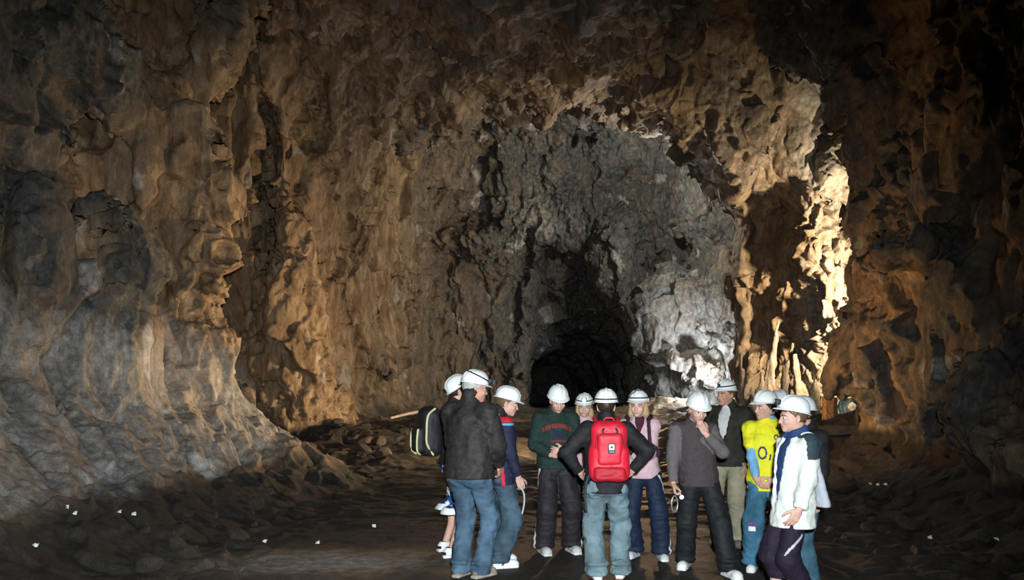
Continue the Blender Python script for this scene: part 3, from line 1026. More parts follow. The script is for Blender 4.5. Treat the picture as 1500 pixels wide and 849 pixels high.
def make_hair(p, mat, root, kind='short', h=0.006, seed=5):
    c, R, s = p.Hc, p.Rh, p.hs

    def w(x, y, z):
        return c + R @ (A3(x, y, z) * s)
    F = Field(c - 0.36, c + 0.2, h)
    F.ell(w(0, 0.018, 0.03), A3(0.084, 0.104, 0.097) * s, R, 0.01)
    # lower edge of the hair: high on the forehead, round the ear, low on the nape
    sl, x, y, z = F.sub(F.o, F.o + np.array(F.f.shape) * F.h)
    X, Y, Z = x - c[0], y - c[1], z - c[2]
    lx, ly, lz = [(R[0, i] * X + R[1, i] * Y + R[2, i] * Z) / s for i in range(3)]
    edge = 0.048 - 0.115 * sstep(-0.055, 0.06, ly) - 0.02 * sstep(0.05, 0.1, ly) + 0.0 * lx
    if kind == 'fringe':
        edge = edge - 0.03 * sstep(-0.04, -0.08, ly)
    F.put(sl, (edge - lz + 0 * lx) * s * 0.7, 0.006, 'and')
    F.ell(w(0, -0.10, -0.03), A3(0.066, 0.072, 0.075) * s, R, 0.006, 'cut')
    if kind == 'long':
        for sg in (1, -1):
            F.cone(w(sg * 0.07, 0.02, 0.01), w(sg * 0.078, 0.012, -0.075), 0.030 * s, 0.030 * s, 0.03)
            F.cone(w(sg * 0.078, 0.012, -0.075), w(sg * 0.066, 0.03, -0.15), 0.030 * s, 0.016 * s, 0.03)
        F.cone(w(0, 0.07, 0.0), w(0, 0.075, -0.12), 0.06 * s, 0.055 * s, 0.03)
        F.cone(w(0, 0.075, -0.12), w(0, 0.07, -0.18), 0.055 * s, 0.03 * s, 0.03)
    i = np.nonzero(np.abs(F.f) < 0.03)
    P = (F.o + np.stack(i, 1).astype(np.float32) * F.h - c) @ R / s
    F.f[i] += 0.006 * (0.6 - ridged(P * A3(45, 45, 9), 2, seed)) + 0.003 * fbm(P * 40, 2, seed)
    return F.mesh('hair', [mat], root, 1)


# ---- hard hats
def dome(th, el, lift=0.0):
    """point on a hard-hat shell: th round from the front (-y), el 0 rim .. 1 crown"""
    e = el * math.pi / 2
    ce, se = np.cos(e) ** 0.82, np.sin(e)
    x = (0.105 + lift) * np.sin(th) * ce
    y = -(0.124 + lift) * np.cos(th) * ce + 0.004
    z = (0.116 + lift) * se
    rid = 0.010 * np.exp(-(x / 0.016) ** 2) * sstep(0.12, 0.35, el) + 0.006 * (np.exp(-((np.abs(x) - 0.048) / 0.010) ** 2)) * sstep(0.2, 0.4, el)
    return np.stack([x, y, z + rid * se + 0.0 * x], -1) + rid[..., None] * np.stack([np.sin(th) * ce * 0, -np.cos(th) * ce, 0 * se], -1)


def grid_mesh(P, closed_u=True):
    nu, nv = P.shape[:2]
    idx = np.arange(nu * nv).reshape(nu, nv)
    i2 = np.roll(idx, -1, 0) if closed_u else idx[1:]
    i1 = idx if closed_u else idx[:-1]
    q = np.stack([i1[:, :-1], i2[:, :-1], i2[:, 1:], i1[:, 1:]], -1).reshape(-1, 4)
    return P.reshape(-1, 3), q


def make_helmet(p, root, tilt=0, lampkind=None, strap=True, mat=None, scale=1.0, strap_tilt=0.2, peak=1.0, cross=False):
    """hard hat with ridges, rim and peak; parts: lamp strap, head lamp (> lens)"""
    mat = mat or M['helmet']
    base = p.Hc + p.Rh @ (A3(0, 0.006, 0.050) * p.hs)
    R = p.Rh @ rotm(0, tilt, 0)
    S = scale * (0.5 + 0.5 * p.hs)

    def place(v):
        return (v * S) @ R.T + base
    th = np.linspace(0, 2 * np.pi, 72, endpoint=False)
    rows = []
    front = np.clip(np.cos(th), 0, 1) ** 2.2
    back = np.clip(-np.cos(th), 0, 1) ** 3
    zero = np.zeros_like(th)
    rim = dome(th, zero)
    out = np.stack([np.sin(th), -np.cos(th), zero], -1)

    def rimrow(ex, dz):
        wd = (0.008 + 0.034 * peak * front + 0.006 * back) * ex
        r = rim + out * wd[:, None]
        r[:, 2] += dz - (0.010 * front + 0.004 * back) * ex
        return r
    inner = [dome(th, zero + e) * A3(0.955, 0.955, 0.94) for e in (0.95, 0.7, 0.4, 0.15, 0.0)]
    rows += inner
    rows += [rimrow(0.5, -0.004), rimrow(0.97, -0.005), rimrow(1.0, -0.002), rimrow(0.97, 0.001), rimrow(0.5, 0.003), rimrow(0.12, 0.005)]
    rows += [dome(th, zero + e) for e in (0.06, 0.14, 0.22, 0.32, 0.42, 0.52, 0.62, 0.72, 0.82, 0.90, 0.96, 0.995)]
    P = np.stack(rows, 1)
    v, q = grid_mesh(place(P.reshape(-1, 3)).reshape(P.shape))
    n = len(v)
    # close the crown inside and outside
    nu, nv = P.shape[:2]
    tops = np.arange(nu) * nv + nv - 1
    bots = np.arange(nu) * nv
    v = np.concatenate([v, v[tops].mean(0)[None], v[bots].mean(0)[None]])
    cap = np.stack([tops, np.roll(tops, -1), np.full(nu, n), np.full(nu, n)], 1)
    me = bpy.data.meshes.new('hard_hat')
    faces = [tuple(x) for x in q.tolist()] + [(a, b, n) for a, b in zip(tops.tolist(), np.roll(tops, -1).tolist())] + \
            [(b, a, n + 1) for a, b in zip(bots.tolist(), np.roll(bots, -1).tolist())]
    me.from_pydata(v.tolist(), [], faces)
    me.polygons.foreach_set('use_smooth', [True] * len(me.polygons))
    ho = link('hard_hat', me, mat, root)

    def band(name, f_el, t0, t1, m, wid=0.07, closed=True, nn=64):
        t = np.linspace(t0, t1, nn, endpoint=not closed)
        e = f_el(t)
        rows = [dome(t, np.clip(e - wid / 2, 0.01, 0.98), 0.0005), dome(t, np.clip(e - wid / 2, 0.01, 0.98), 0.0045),
                dome(t, np.clip(e + wid / 2, 0.01, 0.98), 0.0045), dome(t, np.clip(e + wid / 2, 0.01, 0.98), 0.0005)]
        Pb = np.stack(rows, 1)
        vv, qq = grid_mesh(place(Pb.reshape(-1, 3)).reshape(Pb.shape), closed)
        return link(name, np_mesh(name, vv, qq), m, ho)
    if strap:
        band('lamp_strap', lambda t: 0.17 + strap_tilt * (1 - np.cos(t)) * 0.5, 0, 2 * np.pi, M['strap'])
        if cross:
            band('lamp_strap', lambda t: 0.15 + 0.6 * np.clip(np.cos((t - 0.55) * 1.0), 0, 1), -1.1, 2.2, M['strap'], 0.07, False)
    if lampkind:
        lf = Field(A3(-.06, -.07, -.05), A3(.06, .05, .05), 0.004)
        lf.box(A3(0, 0.0, 0), (0.03, 0.018, 0.021), None, 0.009, 0.004)
        lf.cone(A3(0, -0.012, 0), A3(0, -0.026, 0), 0.019, 0.021, 0.004)
        lf.plane(A3(0, -0.030, 0), (0, -1, 0))
        v2, q2 = surface_nets(lf.f, lf.o, lf.h)
        at = dome(np.array([0.0]), np.array([0.22]), 0.014)[0]
        lo = link('head_lamp', np_mesh('head_lamp', place(v2 + at), q2), M['lamp_body'], ho)
        tt = np.linspace(0, 2 * np.pi, 20, endpoint=False)
        Pl = np.stack([np.stack([r * np.cos(tt), np.full(20, -0.031 - d), r * np.sin(tt)], -1) for r, d in ((0.019, 0), (0.0165, 0.003), (0.009, 0.006), (0.001, 0.007))], 1) + at
        v3, q3 = grid_mesh(place(Pl.reshape(-1, 3)).reshape(Pl.shape))
        link('lens', np_mesh('lens', v3, q3), M['lamp_lit' if lampkind == 'lit' else 'lens'], lo)
    return ho

# ------------------------------------------------------------------ the visiting party
M = {
    'helmet': plain('helmet_white', (0.80, 0.82, 0.80), 0.32, 0.03, 30, 0, 0.5),
    'strap': plain('strap_black', (0.02, 0.03, 0.04), 0.7),
    'lamp_body': plain('lamp_body', (0.03, 0.03, 0.035), 0.4),
    'lens': plain('lamp_lens', (0.45, 0.5, 0.55), 0.1, 0.05),
    'lamp_lit': plain('lamp_lens_lit', (1, 1, 1), 0.2, 0, emit=(0.95, 0.98, 1.0), strength=14),
    'lip': plain('lip', (0.42, 0.16, 0.13), 0.5, 0.08, 60),
    'brow': plain('brow_brown', (0.06, 0.035, 0.02), 0.8),
    'eye_white': plain('eye_white', (0.55, 0.52, 0.5), 0.3, 0.05),
    'white': plain('white_cloth', (0.72, 0.73, 0.70), 0.8, 0.08, 25),
    'black': plain('black_cloth', (0.014, 0.012, 0.013), 0.75, 0.3, 30, 0.3),
}


def skin(i, c):
    return plain('skin_%d' % i, c, 0.55, 0.10, 30, 0.05, 0.35)


SK = [skin(0, (0.56, 0.33, 0.25)), skin(1, (0.52, 0.27, 0.19)), skin(2, (0.62, 0.38, 0.30))]


def denim(name, c, var=0.45):
    return plain(name, c, 0.85, var, 7, 0.25, 0.15)


HAIR = {'grey': plain('hair_grey', (0.36, 0.35, 0.33), 0.6, 0.25, 80), 'dark': plain('hair_dark', (0.035, 0.02, 0.013), 0.5, 0.3, 80),
        'brown': plain('hair_brown', (0.12, 0.07, 0.035), 0.5, 0.3, 80), 'blonde': plain('hair_blonde', (0.42, 0.28, 0.13), 0.5, 0.25, 80)}

_fl = np.nonzero((V[:, 2] < floor_z(V[:, 0], V[:, 1]) + 0.3) & (np.abs(V[:, 0]) < 6.5) & (V[:, 1] > 5) & (V[:, 1] < 22))[0]
_FV = V[_fl]


def ground(x, y, r=0.16):
    m = (np.abs(_FV[:, 0] - x) < r) & (np.abs(_FV[:, 1] - y) < r)
    return float(_FV[m, 2].mean()) if m.any() else float(floor_z(np.float32(x), np.float32(y)))


def at(px, y):
    return (px - 750) * y / FPX


def person(label, px, y, rot):
    x = at(px, y)
    return thing('person', label, 'person', (x, y, ground(x, y) + 0.004), math.radians(rot))


def arm_mask(p, c, sides='LR'):
    """True where a point lies nearer to an arm than to the trunk"""
    out = np.zeros(len(c), bool)
    for sd in sides:
        j = p.J[sd]
        d = []
        for a, b, r in ((j['sh'] * 0.9 + j['el'] * 0.1, j['el'], 0.06), (j['el'], j['wr'], 0.05)):
            ab = b - a
            t = np.clip(((c - a) @ ab) / (ab @ ab), 0, 1)
            d.append(np.linalg.norm(c - a - t[:, None] * ab, axis=1) - r)
        arm = np.minimum(*d)
        q = (c - p.C) @ p.Rt
        trunk = np.sqrt((q[:, 0] / 0.17) ** 2 + (q[:, 1] / 0.12) ** 2) * 0.13 - 0.13
        out |= (arm < 0.035) & (arm < trunk + 0.01)
    return out


HANG = {'L': dict(pos=(0.25, -0.04, 0.80), elbow=(0.3, 1, 0)), 'R': dict(pos=(-0.25, -0.04, 0.80), elbow=(-0.3, 1, 0))}


def hang(s, **kw):
    d = {k: dict(v, pos=tuple(c * s for c in v['pos'])) for k, v in HANG.items()}
    for k, v in kw.items():
        d[k] = v
    return d


PEOPLE = {}

# -- man in the black jacket, seen from behind
r = person('man standing on the left seen from behind in a black jacket and blue jeans', 688, 7.6, 146)
PEOPLE['black'] = p = Pose(1.80, {'L': (0.09, 0.02, 8), 'R': (-0.09, -0.04, -8)},
                           {'L': dict(pos=(0.16, -0.24, 0.99), elbow=(0.8, 0.5, -0.3)), 'R': dict(pos=(-0.17, -0.22, 0.98), elbow=(-0.8, 0.5, -0.3))},
                           lean=(0.0, -0.01), head=(-38, 6, 0), girth=1.12)
make_body(p, SK[1], r)
make_hair(p, HAIR['grey'], r)
make_top(p, 'jacket', [plain('jacket_charcoal', (0.022, 0.018, 0.017), 0.7, 0.5, 14, 0.4, 0.3)], r, hem=0.86, off=0.032, loose=0.022, collar=0.095, wr=0.009, seed=11, puff=0.012, collar_r=0.078)
make_trousers(p, [denim('denim_blue', (0.060, 0.105, 0.150))], r, hem=0.035, off=0.016, knee_r=0.010, hem_r=0.026, seed=12, wr=0.009, stack=1)
make_shoes(p, [plain('suede_tan', (0.25, 0.2, 0.15)), plain('sole_tan', (0.32, 0.28, 0.22)), plain('suede_brown', (0.18, 0.14, 0.1))], r, 'shoe')
make_helmet(p, r, tilt=4, lampkind='off', strap_tilt=0.42)

# -- boy with a backpack behind him
r = person('person in blue patterned shorts with a dark backpack, half hidden behind the black jacket', 668, 8.7, 112)
PEOPLE['shorts'] = p = Pose(1.78, {'L': (0.20, 0.05, 5), 'R': (-0.16, 0.10, -8)}, hang(1.0), head=(-6, -8, 0), girth=0.97, neckfwd=0.02)
make_body(p, SK[0], r)
make_hair(p, HAIR['dark'], r)
make_top(p, 'jacket', [M['black']], r, hem=0.9, off=0.026, loose=0.012, seed=21, wr=0.007, collar=0.05)


def camo(c):
    n = fbm(c * 15, 3, 77)
    return np.where(n > 0.12, 1, np.where(n < -0.13, 2, 0)) * (c[:, 2] > 0.5) + 1 * (c[:, 2] <= 0.5)


make_trousers(p, [plain('shorts_blue', (0.02, 0.08, 0.28), 0.8), M['white'], plain('shorts_navy', (0.01, 0.02, 0.07), 0.8)], r, 'board_shorts', 0.99, 0.43, 0.022, 0.03, 0.04, camo, 22, h=0.007)
make_shoes(p, [M['white'], plain('sole_white', (0.7, 0.7, 0.68)), M['black']], r, 'trainer')
make_helmet(p, r, tilt=-26, strap=False)

# -- boy in the navy jacket with red flash
r = person('boy in a navy jacket with red collar and red side stripe, jeans and white trainers', 733, 8.15, 112)
PEOPLE['navy'] = p = Pose(1.66, {'L': (0.12, -0.02, 0), 'R': (-0.11, 0.06, -8)},
                          {'R': dict(pos=(-0.20, -0.14, 0.72), elbow=(-0.3, 1, 0), curl=40), 'L': dict(pos=(0.2, -0.1, 0.74), elbow=(0.3, 1, 0))}, head=(-22, 12, 0), girth=1.0)
make_body(p, SK[0], r)
make_hair(p, HAIR['brown'], r, 'short')


def navy(c, p=p):
    o = np.zeros(len(c), np.int32)
    arm = arm_mask(p, c)
    side = (~arm) & (c[:, 0] < -0.03) & (np.abs(c[:, 1] - 0.06 - 0.10 * (c[:, 2] - 1.0)) < 0.016) & (c[:, 2] < 1.26)
    o[side] = 1
    o[(c[:, 2] > p.N[2] - 0.015)] = 1
    o[(c[:, 2] > p.N[2] + 0.035)] = 3
    o[np.abs(c[:, 2] - p.N[2] + 0.035) < 0.012] = 2
    return o


make_top(p, 'jacket', [plain('jacket_navy', (0.012, 0.014, 0.035), 0.75, 0.3), plain('stripe_red', (0.55, 0.015, 0.03), 0.7), plain('stripe_blue', (0.08, 0.35, 0.5), 0.7), M['black']],
         r, hem=0.82, off=0.028, loose=0.014, pattern=navy, seed=31, collar=0.075, collar_r=0.075, h=0.007)
make_trousers(p, [denim('denim_grey_blue', (0.046, 0.078, 0.105))], r, hem=0.06, off=0.022, knee_r=0.022, hem_r=0.038, seed=32, wr=0.01, stack=1)
make_shoes(p, [M['white'], plain('sole_bright', (0.75, 0.75, 0.72)), plain('trainer_dots', (0.06, 0.06, 0.06))], r, 'trainer', 1.1)
make_helmet(p, r, tilt=2, strap=False)

# -- boy in the green hooded top
r = person('person in a dark green hooded top with red lettering, looking down at his hands', 814, 8.8, 4)
PEOPLE['green'] = p = Pose(1.69, {'L': (0.17, 0.02, 12), 'R': (-0.13, -0.03, 8)},
                           {'L': dict(pos=(0.065, -0.21, 1.04), elbow=(0.7, 0.35, -0.5), dir=(-0.8, -0.3, 0.2), palm=(0, 1, 0)),
                            'R': dict(pos=(-0.06, -0.20, 1.02), elbow=(-0.7, 0.35, -0.5), dir=(0.8, -0.35, 0.1), palm=(0, 1, 0.2))}, head=(6, 20, 0), neckfwd=0.03)
make_body(p, SK[0], r)
make_hair(p, HAIR['brown'], r)


def green(c, p=p):
    o = np.zeros(len(c), np.int32)
    arm = arm_mask(p, c)
    fr = (c[:, 1] < -0.04) & ~arm
    x, z = c[:, 0], c[:, 2] - p.C[2]
    arc = np.abs(z - (0.075 - 2.2 * x * x)) < 0.022
    o[fr & arc & (np.abs(x) < 0.15) & (np.mod(x * 100, 3.0) < 2.3)] = 1
    blk = (np.abs(x - 0.012) < 0.055) & (z < 0.025) & (z > -0.06) & ~((np.abs(z + 0.015) < 0.008) & (np.mod(x * 100, 3.7) < 1.6)) & (np.mod(x * 100 + 0.6, 3.7) < 3.0)
    o[fr & blk] = 2
    o[fr & (np.abs(z + 0.085) < 0.012) & (np.abs(x - 0.01) < 0.075) & (np.mod(x * 100, 2.5) < 1.8)] = 1
    return o


make_top(p, 'hooded_top', [plain('hoodie_green', (0.012, 0.030, 0.024), 0.85, 0.3), plain('print_red', (0.20, 0.025, 0.02), 0.8), plain('print_navy', (0.012, 0.014, 0.05), 0.8)],
         r, hem=0.9, off=0.028, loose=0.02, hood=True, pattern=green, seed=41, collar=0.04, h=0.0065)


def side_stripe(p, w=0.017):
    def f(c):
        o = np.zeros(len(c), np.int32)
        for sd in 'LR':
            j = p.J[sd]
            t = np.clip((j['hip'][2] - c[:, 2]) / (j['hip'][2] - j['ank'][2]), 0, 1)
            ax = j['hip'] + (j['ank'] - j['hip']) * t[:, None]
            d = c - ax
            o[(d[:, 0] * j['sg'] > 0.02) & (np.abs(d[:, 1] + 0.045) < w * 1.15) & (c[:, 2] < 0.9 * p.s)] = 1
        return o
    return f


make_trousers(p, [plain('track_black', (0.018, 0.014, 0.018), 0.7, 0.3), M['white']], r, 'track_trousers', hem=0.06, off=0.024, knee_r=0.028, hem_r=0.04, seed=42, pattern=side_stripe(p), stack=1, h=0.0065)
make_shoes(p, [plain('trainer_grey', (0.50, 0.50, 0.47)), plain('sole_grey', (0.62, 0.62, 0.6)), plain('trainer_trim', (0.28, 0.28, 0.28))], r, 'trainer', 1.15)
make_helmet(p, r, tilt=0, strap=False)

# -- fair-haired woman at the back with a lit head lamp
r = person('fair-haired woman in pink with a lit head lamp behind the red backpack', 856, 9.6, -6)
PEOPLE['pink_back'] = p = Pose(1.60, {'L': (0.09, 0, 5), 'R': (-0.09, 0, -5)}, hang(0.92), girth=0.9)
make_body(p, SK[2], r, h=0.0065)
make_hair(p, HAIR['blonde'], r, 'long')
PINK = plain('fleece_pink', (0.56, 0.38, 0.40), 0.85, 0.08)
make_top(p, 'fleece', [PINK], r, hem=0.88, off=0.02, seed=51, h=0.009)
make_trousers(p, [M['black']], r, seed=52, h=0.009, hem=0.06, hem_r=0.02)
make_shoes(p, [M['black'], plain('sole_dark', (0.1, 0.1, 0.1)), M['black']], r, 'shoe')
make_helmet(p, r, tilt=3, lampkind='lit')

# -- boy with the red backpack
r = person('person seen from behind, hands on hips, under a red backpack', 888, 7.5, 178)
PEOPLE['red'] = p = Pose(1.62, {'L': (0.085, 0.04, 10), 'R': (-0.125, -0.02, -12)},
                         {'L': dict(pos=(0.225, -0.03, 0.93), elbow=(1, 0.25, 0.1), dir=(-0.35, -0.75, -0.35), palm=(-1, 0.2, 0)),
                          'R': dict(pos=(-0.235, -0.05, 0.95), elbow=(-1, 0.25, 0.1), dir=(0.35, -0.75, -0.35), palm=(1, 0.2, 0))}, head=(-4, 4, 0), girth=1.08)
make_body(p, SK[0], r)
make_hair(p, HAIR['dark'], r)
make_top(p, 'jacket', [plain('jacket_black', (0.012, 0.011, 0.012), 0.75, 0.4, 16, 0.3)], r, hem=0.83, off=0.026, loose=0.012, collar=0.07, seed=61)
make_trousers(p, [denim('denim_faded', (0.135, 0.195, 0.215), 0.35)], r, hem=0.055, off=0.022, knee_r=0.02, hem_r=0.034, seed=62, wr=0.011, stack=1)
make_shoes(p, [M['white'], plain('sole_rust', (0.25, 0.08, 0.05)), M['white']], r, 'trainer')
make_helmet(p, r, tilt=-4, strap=True, strap_tilt=-0.05, lampkind='off')

# -- woman in the pink fleece
r = person('fair-haired woman in a pale pink top and navy track trousers', 933, 8.6, -16)
PEOPLE['pink'] = p = Pose(1.63, {'L': (0.25, -0.02, 18), 'R': (-0.03, 0.02, -14)},
                          {'L': dict(pos=(0.02, -0.22, 0.93), elbow=(0.8, 0.4, -0.5), dir=(-0.9, -0.2, 0.1), palm=(0, 1, 0)),
                           'R': dict(pos=(-0.02, -0.25, 0.95), elbow=(-0.8, 0.4, -0.5), dir=(0.9, -0.2, 0.1), palm=(0, 1, 0))}, hip=(0.07, 0), lean=(-0.05, 0), head=(-4, 3, 0), girth=0.93)
make_body(p, SK[2], r)
make_hair(p, HAIR['blonde'], r, 'long')


def pinktop(c, p=p):
    q = (c - p.C) @ p.Rt
    v = (q[:, 1] < -0.03) & (np.abs(q[:, 0]) < 0.045 * np.clip((q[:, 2] - 0.03) / 0.13, 0, 1))
    return v.astype(np.int32)


make_top(p, 'fleece', [PINK, plain('vest_maroon', (0.05, 0.012, 0.02), 0.8)], r, hem=0.86, off=0.022, loose=0.008, seed=71, pattern=pinktop, h=0.0065)
make_trousers(p, [plain('track_navy', (0.008, 0.016, 0.040), 0.7, 0.2), M['white']], r, 'track_trousers', hem=0.06, off=0.02, knee_r=0.022, hem_r=0.04, seed=72, pattern=side_stripe(p, 0.012), stack=1, h=0.0065)
make_shoes(p, [plain('trainer_pale', (0.55, 0.58, 0.6)), plain('sole_pale', (0.7, 0.7, 0.7)), plain('trainer_blue', (0.05, 0.12, 0.25))], r, 'trainer')
make_helmet(p, r, tilt=-4, strap=True, strap_tilt=0.1, cross=True)

# -- person in the brown-grey sweater
r = person('person in a grey brown sweater with paler sleeves, hand raised to mouth', 1014, 7.9, 6)
PEOPLE['sweater'] = p = Pose(1.62, {'R': (0.0, 0.22, -28), 'L': (0.27, -0.24, 8)},
                             {'L': dict(pos=(0.065, -0.20, 1.285), elbow=(0.8, 0.05, -0.9), dir=(-0.45, 0.15, 0.85), palm=(-0.3, 0.9, 0.1), curl=45),
                              'R': dict(pos=(-0.21, -0.09, 0.76), elbow=(-0.6, 1, 0), dir=(0.05, -0.3, -0.9), palm=(0.9, -0.2, 0), curl=62, thumb=0.8)},
                             hip=(0.07, 0), lean=(-0.06, -0.01), head=(4, 18, 0), neckfwd=0.03, girth=1.02)
make_body(p, SK[0], r)
make_hair(p, HAIR['blonde'], r, 'fringe')


def raglan(c, p=p):
    return arm_mask(p, c).astype(np.int32)


make_top(p, 'sweater', [plain('sweater_brown', (0.055, 0.044, 0.046), 0.9, 0.15, 40, 0.3), plain('sleeve_grey', (0.115, 0.098, 0.098), 0.9, 0.12, 40, 0.3)], r, hem=0.86, off=0.022, loose=0.012, pattern=raglan, seed=81, collar=0.02, h=0.007)
make_trousers(p, [plain('trousers_black', (0.010, 0.011, 0.013), 0.7, 0.3)], r, hem=0.055, off=0.022, knee_r=0.02, hem_r=0.034, seed=82, stack=1)
make_shoes(p, [M['white'], plain('sole_white2', (0.72, 0.72, 0.68)), plain('trainer_silver', (0.4, 0.4, 0.4))], r, 'trainer', 1.15)
make_helmet(p, r, tilt=0, strap=False)

# -- man in the dark open jacket with the lit lamp
r = person('man in a dark jacket over pale shirt, khaki trousers and a lit head lamp', 1066, 9.2, -34)
PEOPLE['khaki'] = p = Pose(1.73, {'L': (0.14, 0, 10), 'R': (-0.10, 0.04, -10)},
                           {'L': dict(pos=(0.24, -0.06, 0.84), elbow=(0.5, 1, 0)), 'R': dict(pos=(-0.24, -0.06, 0.84), elbow=(-0.5, 1, 0))}, head=(-22, 2, 0), girth=1.08)
make_body(p, SK[1], r)
make_hair(p, HAIR['brown'], r)
make_top(p, 'shirt', [plain('shirt_pale', (0.55, 0.55, 0.52), 0.8, 0.08)], r, hem=0.9, off=0.014, sleeves=False, collar=0.05, seed=91, collar_r=0.066)


def vcut(F, p, w=0.075, z0=1.02):
    a = A3(p.P[0], -0.20, z0 * p.s)
    for i in range(7):
        t = i / 6
        F.cone(A3(p.N[0], -0.12 - 0.08 * (1 - t), (z0 + (1.44 - z0) * t) * p.s), A3(p.N[0], -0.12 - 0.08 * (1 - t), (z0 + (1.44 - z0) * t + 0.03) * p.s), 0.012 + w * t * 0.8, 0.012 + w * t * 0.8, 0.004, mode='cut')


make_top(p, 'jacket', [plain('jacket_olive', (0.020, 0.020, 0.013), 0.8, 0.4)], r, hem=0.86, off=0.034, loose=0.014, collar=0.05, seed=92, opening=vcut, collar_r=0.082)
make_trousers(p, [plain('khaki', (0.27, 0.25, 0.17), 0.85, 0.2, 8)], r, hem=0.06, off=0.022, knee_r=0.02, hem_r=0.034, seed=93, stack=1)
make_shoes(p, [plain('boot_brown', (0.13, 0.11, 0.10)), plain('boot_sole', (0.08, 0.07, 0.06)), plain('boot_trim', (0.2, 0.18, 0.17))], r, 'boot', 1.05, 0.03)
make_helmet(p, r, tilt=-4, strap=True, lampkind='lit', strap_tilt=0.25)

# -- boy in the yellow football top
r = person('boy in a bright yellow football shirt over a pale blue long-sleeved top', 1124, 7.95, -20)
PEOPLE['yellow'] = p = Pose(1.60, {'L': (0.16, 0.06, 5), 'R': (-0.12, -0.10, -5)},
                            {'L': dict(pos=(0.07, -0.23, 0.76), elbow=(1.0, 0.9, -0.2), dir=(-0.6, -0.4, -0.5), palm=(-0.4, 0.6, 0), curl=40),
                             'R': dict(pos=(-0.07, -0.24, 0.74), elbow=(-1.0, 0.9, -0.2), dir=(0.6, -0.4, -0.5), palm=(0.4, 0.6, 0), curl=40)}, head=(-50, 2, 0), girth=0.98)
make_body(p, SK[0], r)
make_hair(p, HAIR['dark'], r)
make_top(p, 'long_sleeved_top', [plain('top_pale_blue', (0.16, 0.36, 0.55), 0.85, 0.15)], r, hem=0.84, off=0.011, loose=0.0, collar=0.085, collar_r=0.08, seed=101, h=0.0075)


def football(c, p=p):
    o = np.zeros(len(c), np.int32)
    fr = c[:, 1] < -0.04
    x, z = c[:, 0], c[:, 2] - p.C[2]
    # round dark figure low on the chest, its neighbour stroke, and a crest
    e = np.sqrt(((x + 0.035) / 0.042) ** 2 + ((z + 0.085) / 0.062) ** 2)
    o[fr & (e < 1.0) & (e > 0.66)] = 1
    o[fr & (np.abs(x - 0.035 - 0.15 * (z + 0.11)) < 0.008) & (np.abs(z + 0.125) < 0.028)] = 1
    e2 = np.sqrt(((x - 0.085) / 0.021) ** 2 + ((z - 0.06) / 0.026) ** 2)
    o[fr & (e2 < 1)] = 2
    o[fr & (e2 < 0.45)] = 0
    o[(c[:, 2] > p.N[2] - 0.01) & (np.hypot(c[:, 0] - p.N[0], c[:, 1] - p.N[1] - 0.01) < 0.05)] = 1
    return o


make_top(p, 'football_shirt', [plain('shirt_yellow', (0.72, 0.68, 0.02), 0.75, 0.1, 12), plain('print_dark', (0.03, 0.05, 0.13), 0.7), plain('crest_maroon', (0.10, 0.03, 0.06), 0.7)],
         r, hem=0.80, off=0.034, loose=0.014, collar=0, sleeves='short', pattern=football, seed=102, h=0.006, wr=0.009)


def patches(c, p=p):
    o = np.zeros(len(c), np.int32)
    fr = c[:, 1] < 0.02
    e = (np.abs(c[:, 0] - 0.08) < 0.025) & (np.abs(c[:, 2] - 0.62) < 0.025)
    e |= (np.abs(c[:, 0] + 0.12) < 0.03) & (np.abs(c[:, 2] - 0.40) < 0.022)
    o[fr & e] = 1
    o[fr & (np.abs(c[:, 0] + 0.12) < 0.035) & (np.abs(c[:, 2] - 0.445) < 0.02)] = 2
    return o


make_trousers(p, [denim('denim_bright', (0.045, 0.13, 0.20)), M['white'], plain('patch_purple', (0.12, 0.06, 0.18))], r, hem=0.055, off=0.022, knee_r=0.02, hem_r=0.045, seed=103, pattern=patches, stack=1, h=0.007)
make_shoes(p, [M['white'], plain('sole_w3', (0.7, 0.7, 0.7)), M['black']], r, 'trainer')
make_helmet(p, r, tilt=-2, strap=False)

# -- person at the back of whom little more than the hat shows
r = person('person mostly hidden at the back, only the white hard hat showing', 1141, 9.6, 15)
PEOPLE['hidden'] = p = Pose(1.62, {'L': (0.09, 0, 5), 'R': (-0.09, 0, -5)}, hang(0.92))
make_body(p, SK[0], r, h=0.0075)
make_hair(p, HAIR['brown'], r, h=0.008)
make_top(p, 'jacket', [M['black']], r, hem=0.86, off=0.026, seed=111, h=0.011)
make_trousers(p, [M['black']], r, seed=112, h=0.011, hem=0.06, hem_r=0.02)
make_shoes(p, [M['black'], plain('sole_black', (0.05, 0.05, 0.05)), M['black']], r, 'shoe')
make_helmet(p, r, tilt=14, strap=False)

# -- dark figure behind the white jacket
r = person('person in dark jacket and blue jeans mostly hidden behind the boy in white jacket', 1182, 7.15, -78)
PEOPLE['dark'] = p = Pose(1.55, {'L': (0.09, -0.02, 5), 'R': (-0.09, 0.05, -5)}, hang(0.9), head=(0, 6, 0), girth=1.05)
make_body(p, SK[0], r, h=0.0065)
make_hair(p, HAIR['dark'], r)
make_top(p, 'jacket', [plain('jacket_dark', (0.014, 0.012, 0.014), 0.8, 0.3)], r, hem=0.85, off=0.03, loose=0.012, seed=121, h=0.009)
make_trousers(p, [denim('denim_teal', (0.055, 0.13, 0.18))], r, hem=0.055, off=0.022, knee_r=0.02, hem_r=0.036, seed=122, h=0.009)
make_shoes(p, [M['black'], plain('sole_b2', (0.06, 0.06, 0.06)), M['black']], r, 'shoe')
make_helmet(p, r, tilt=-6, strap=False)

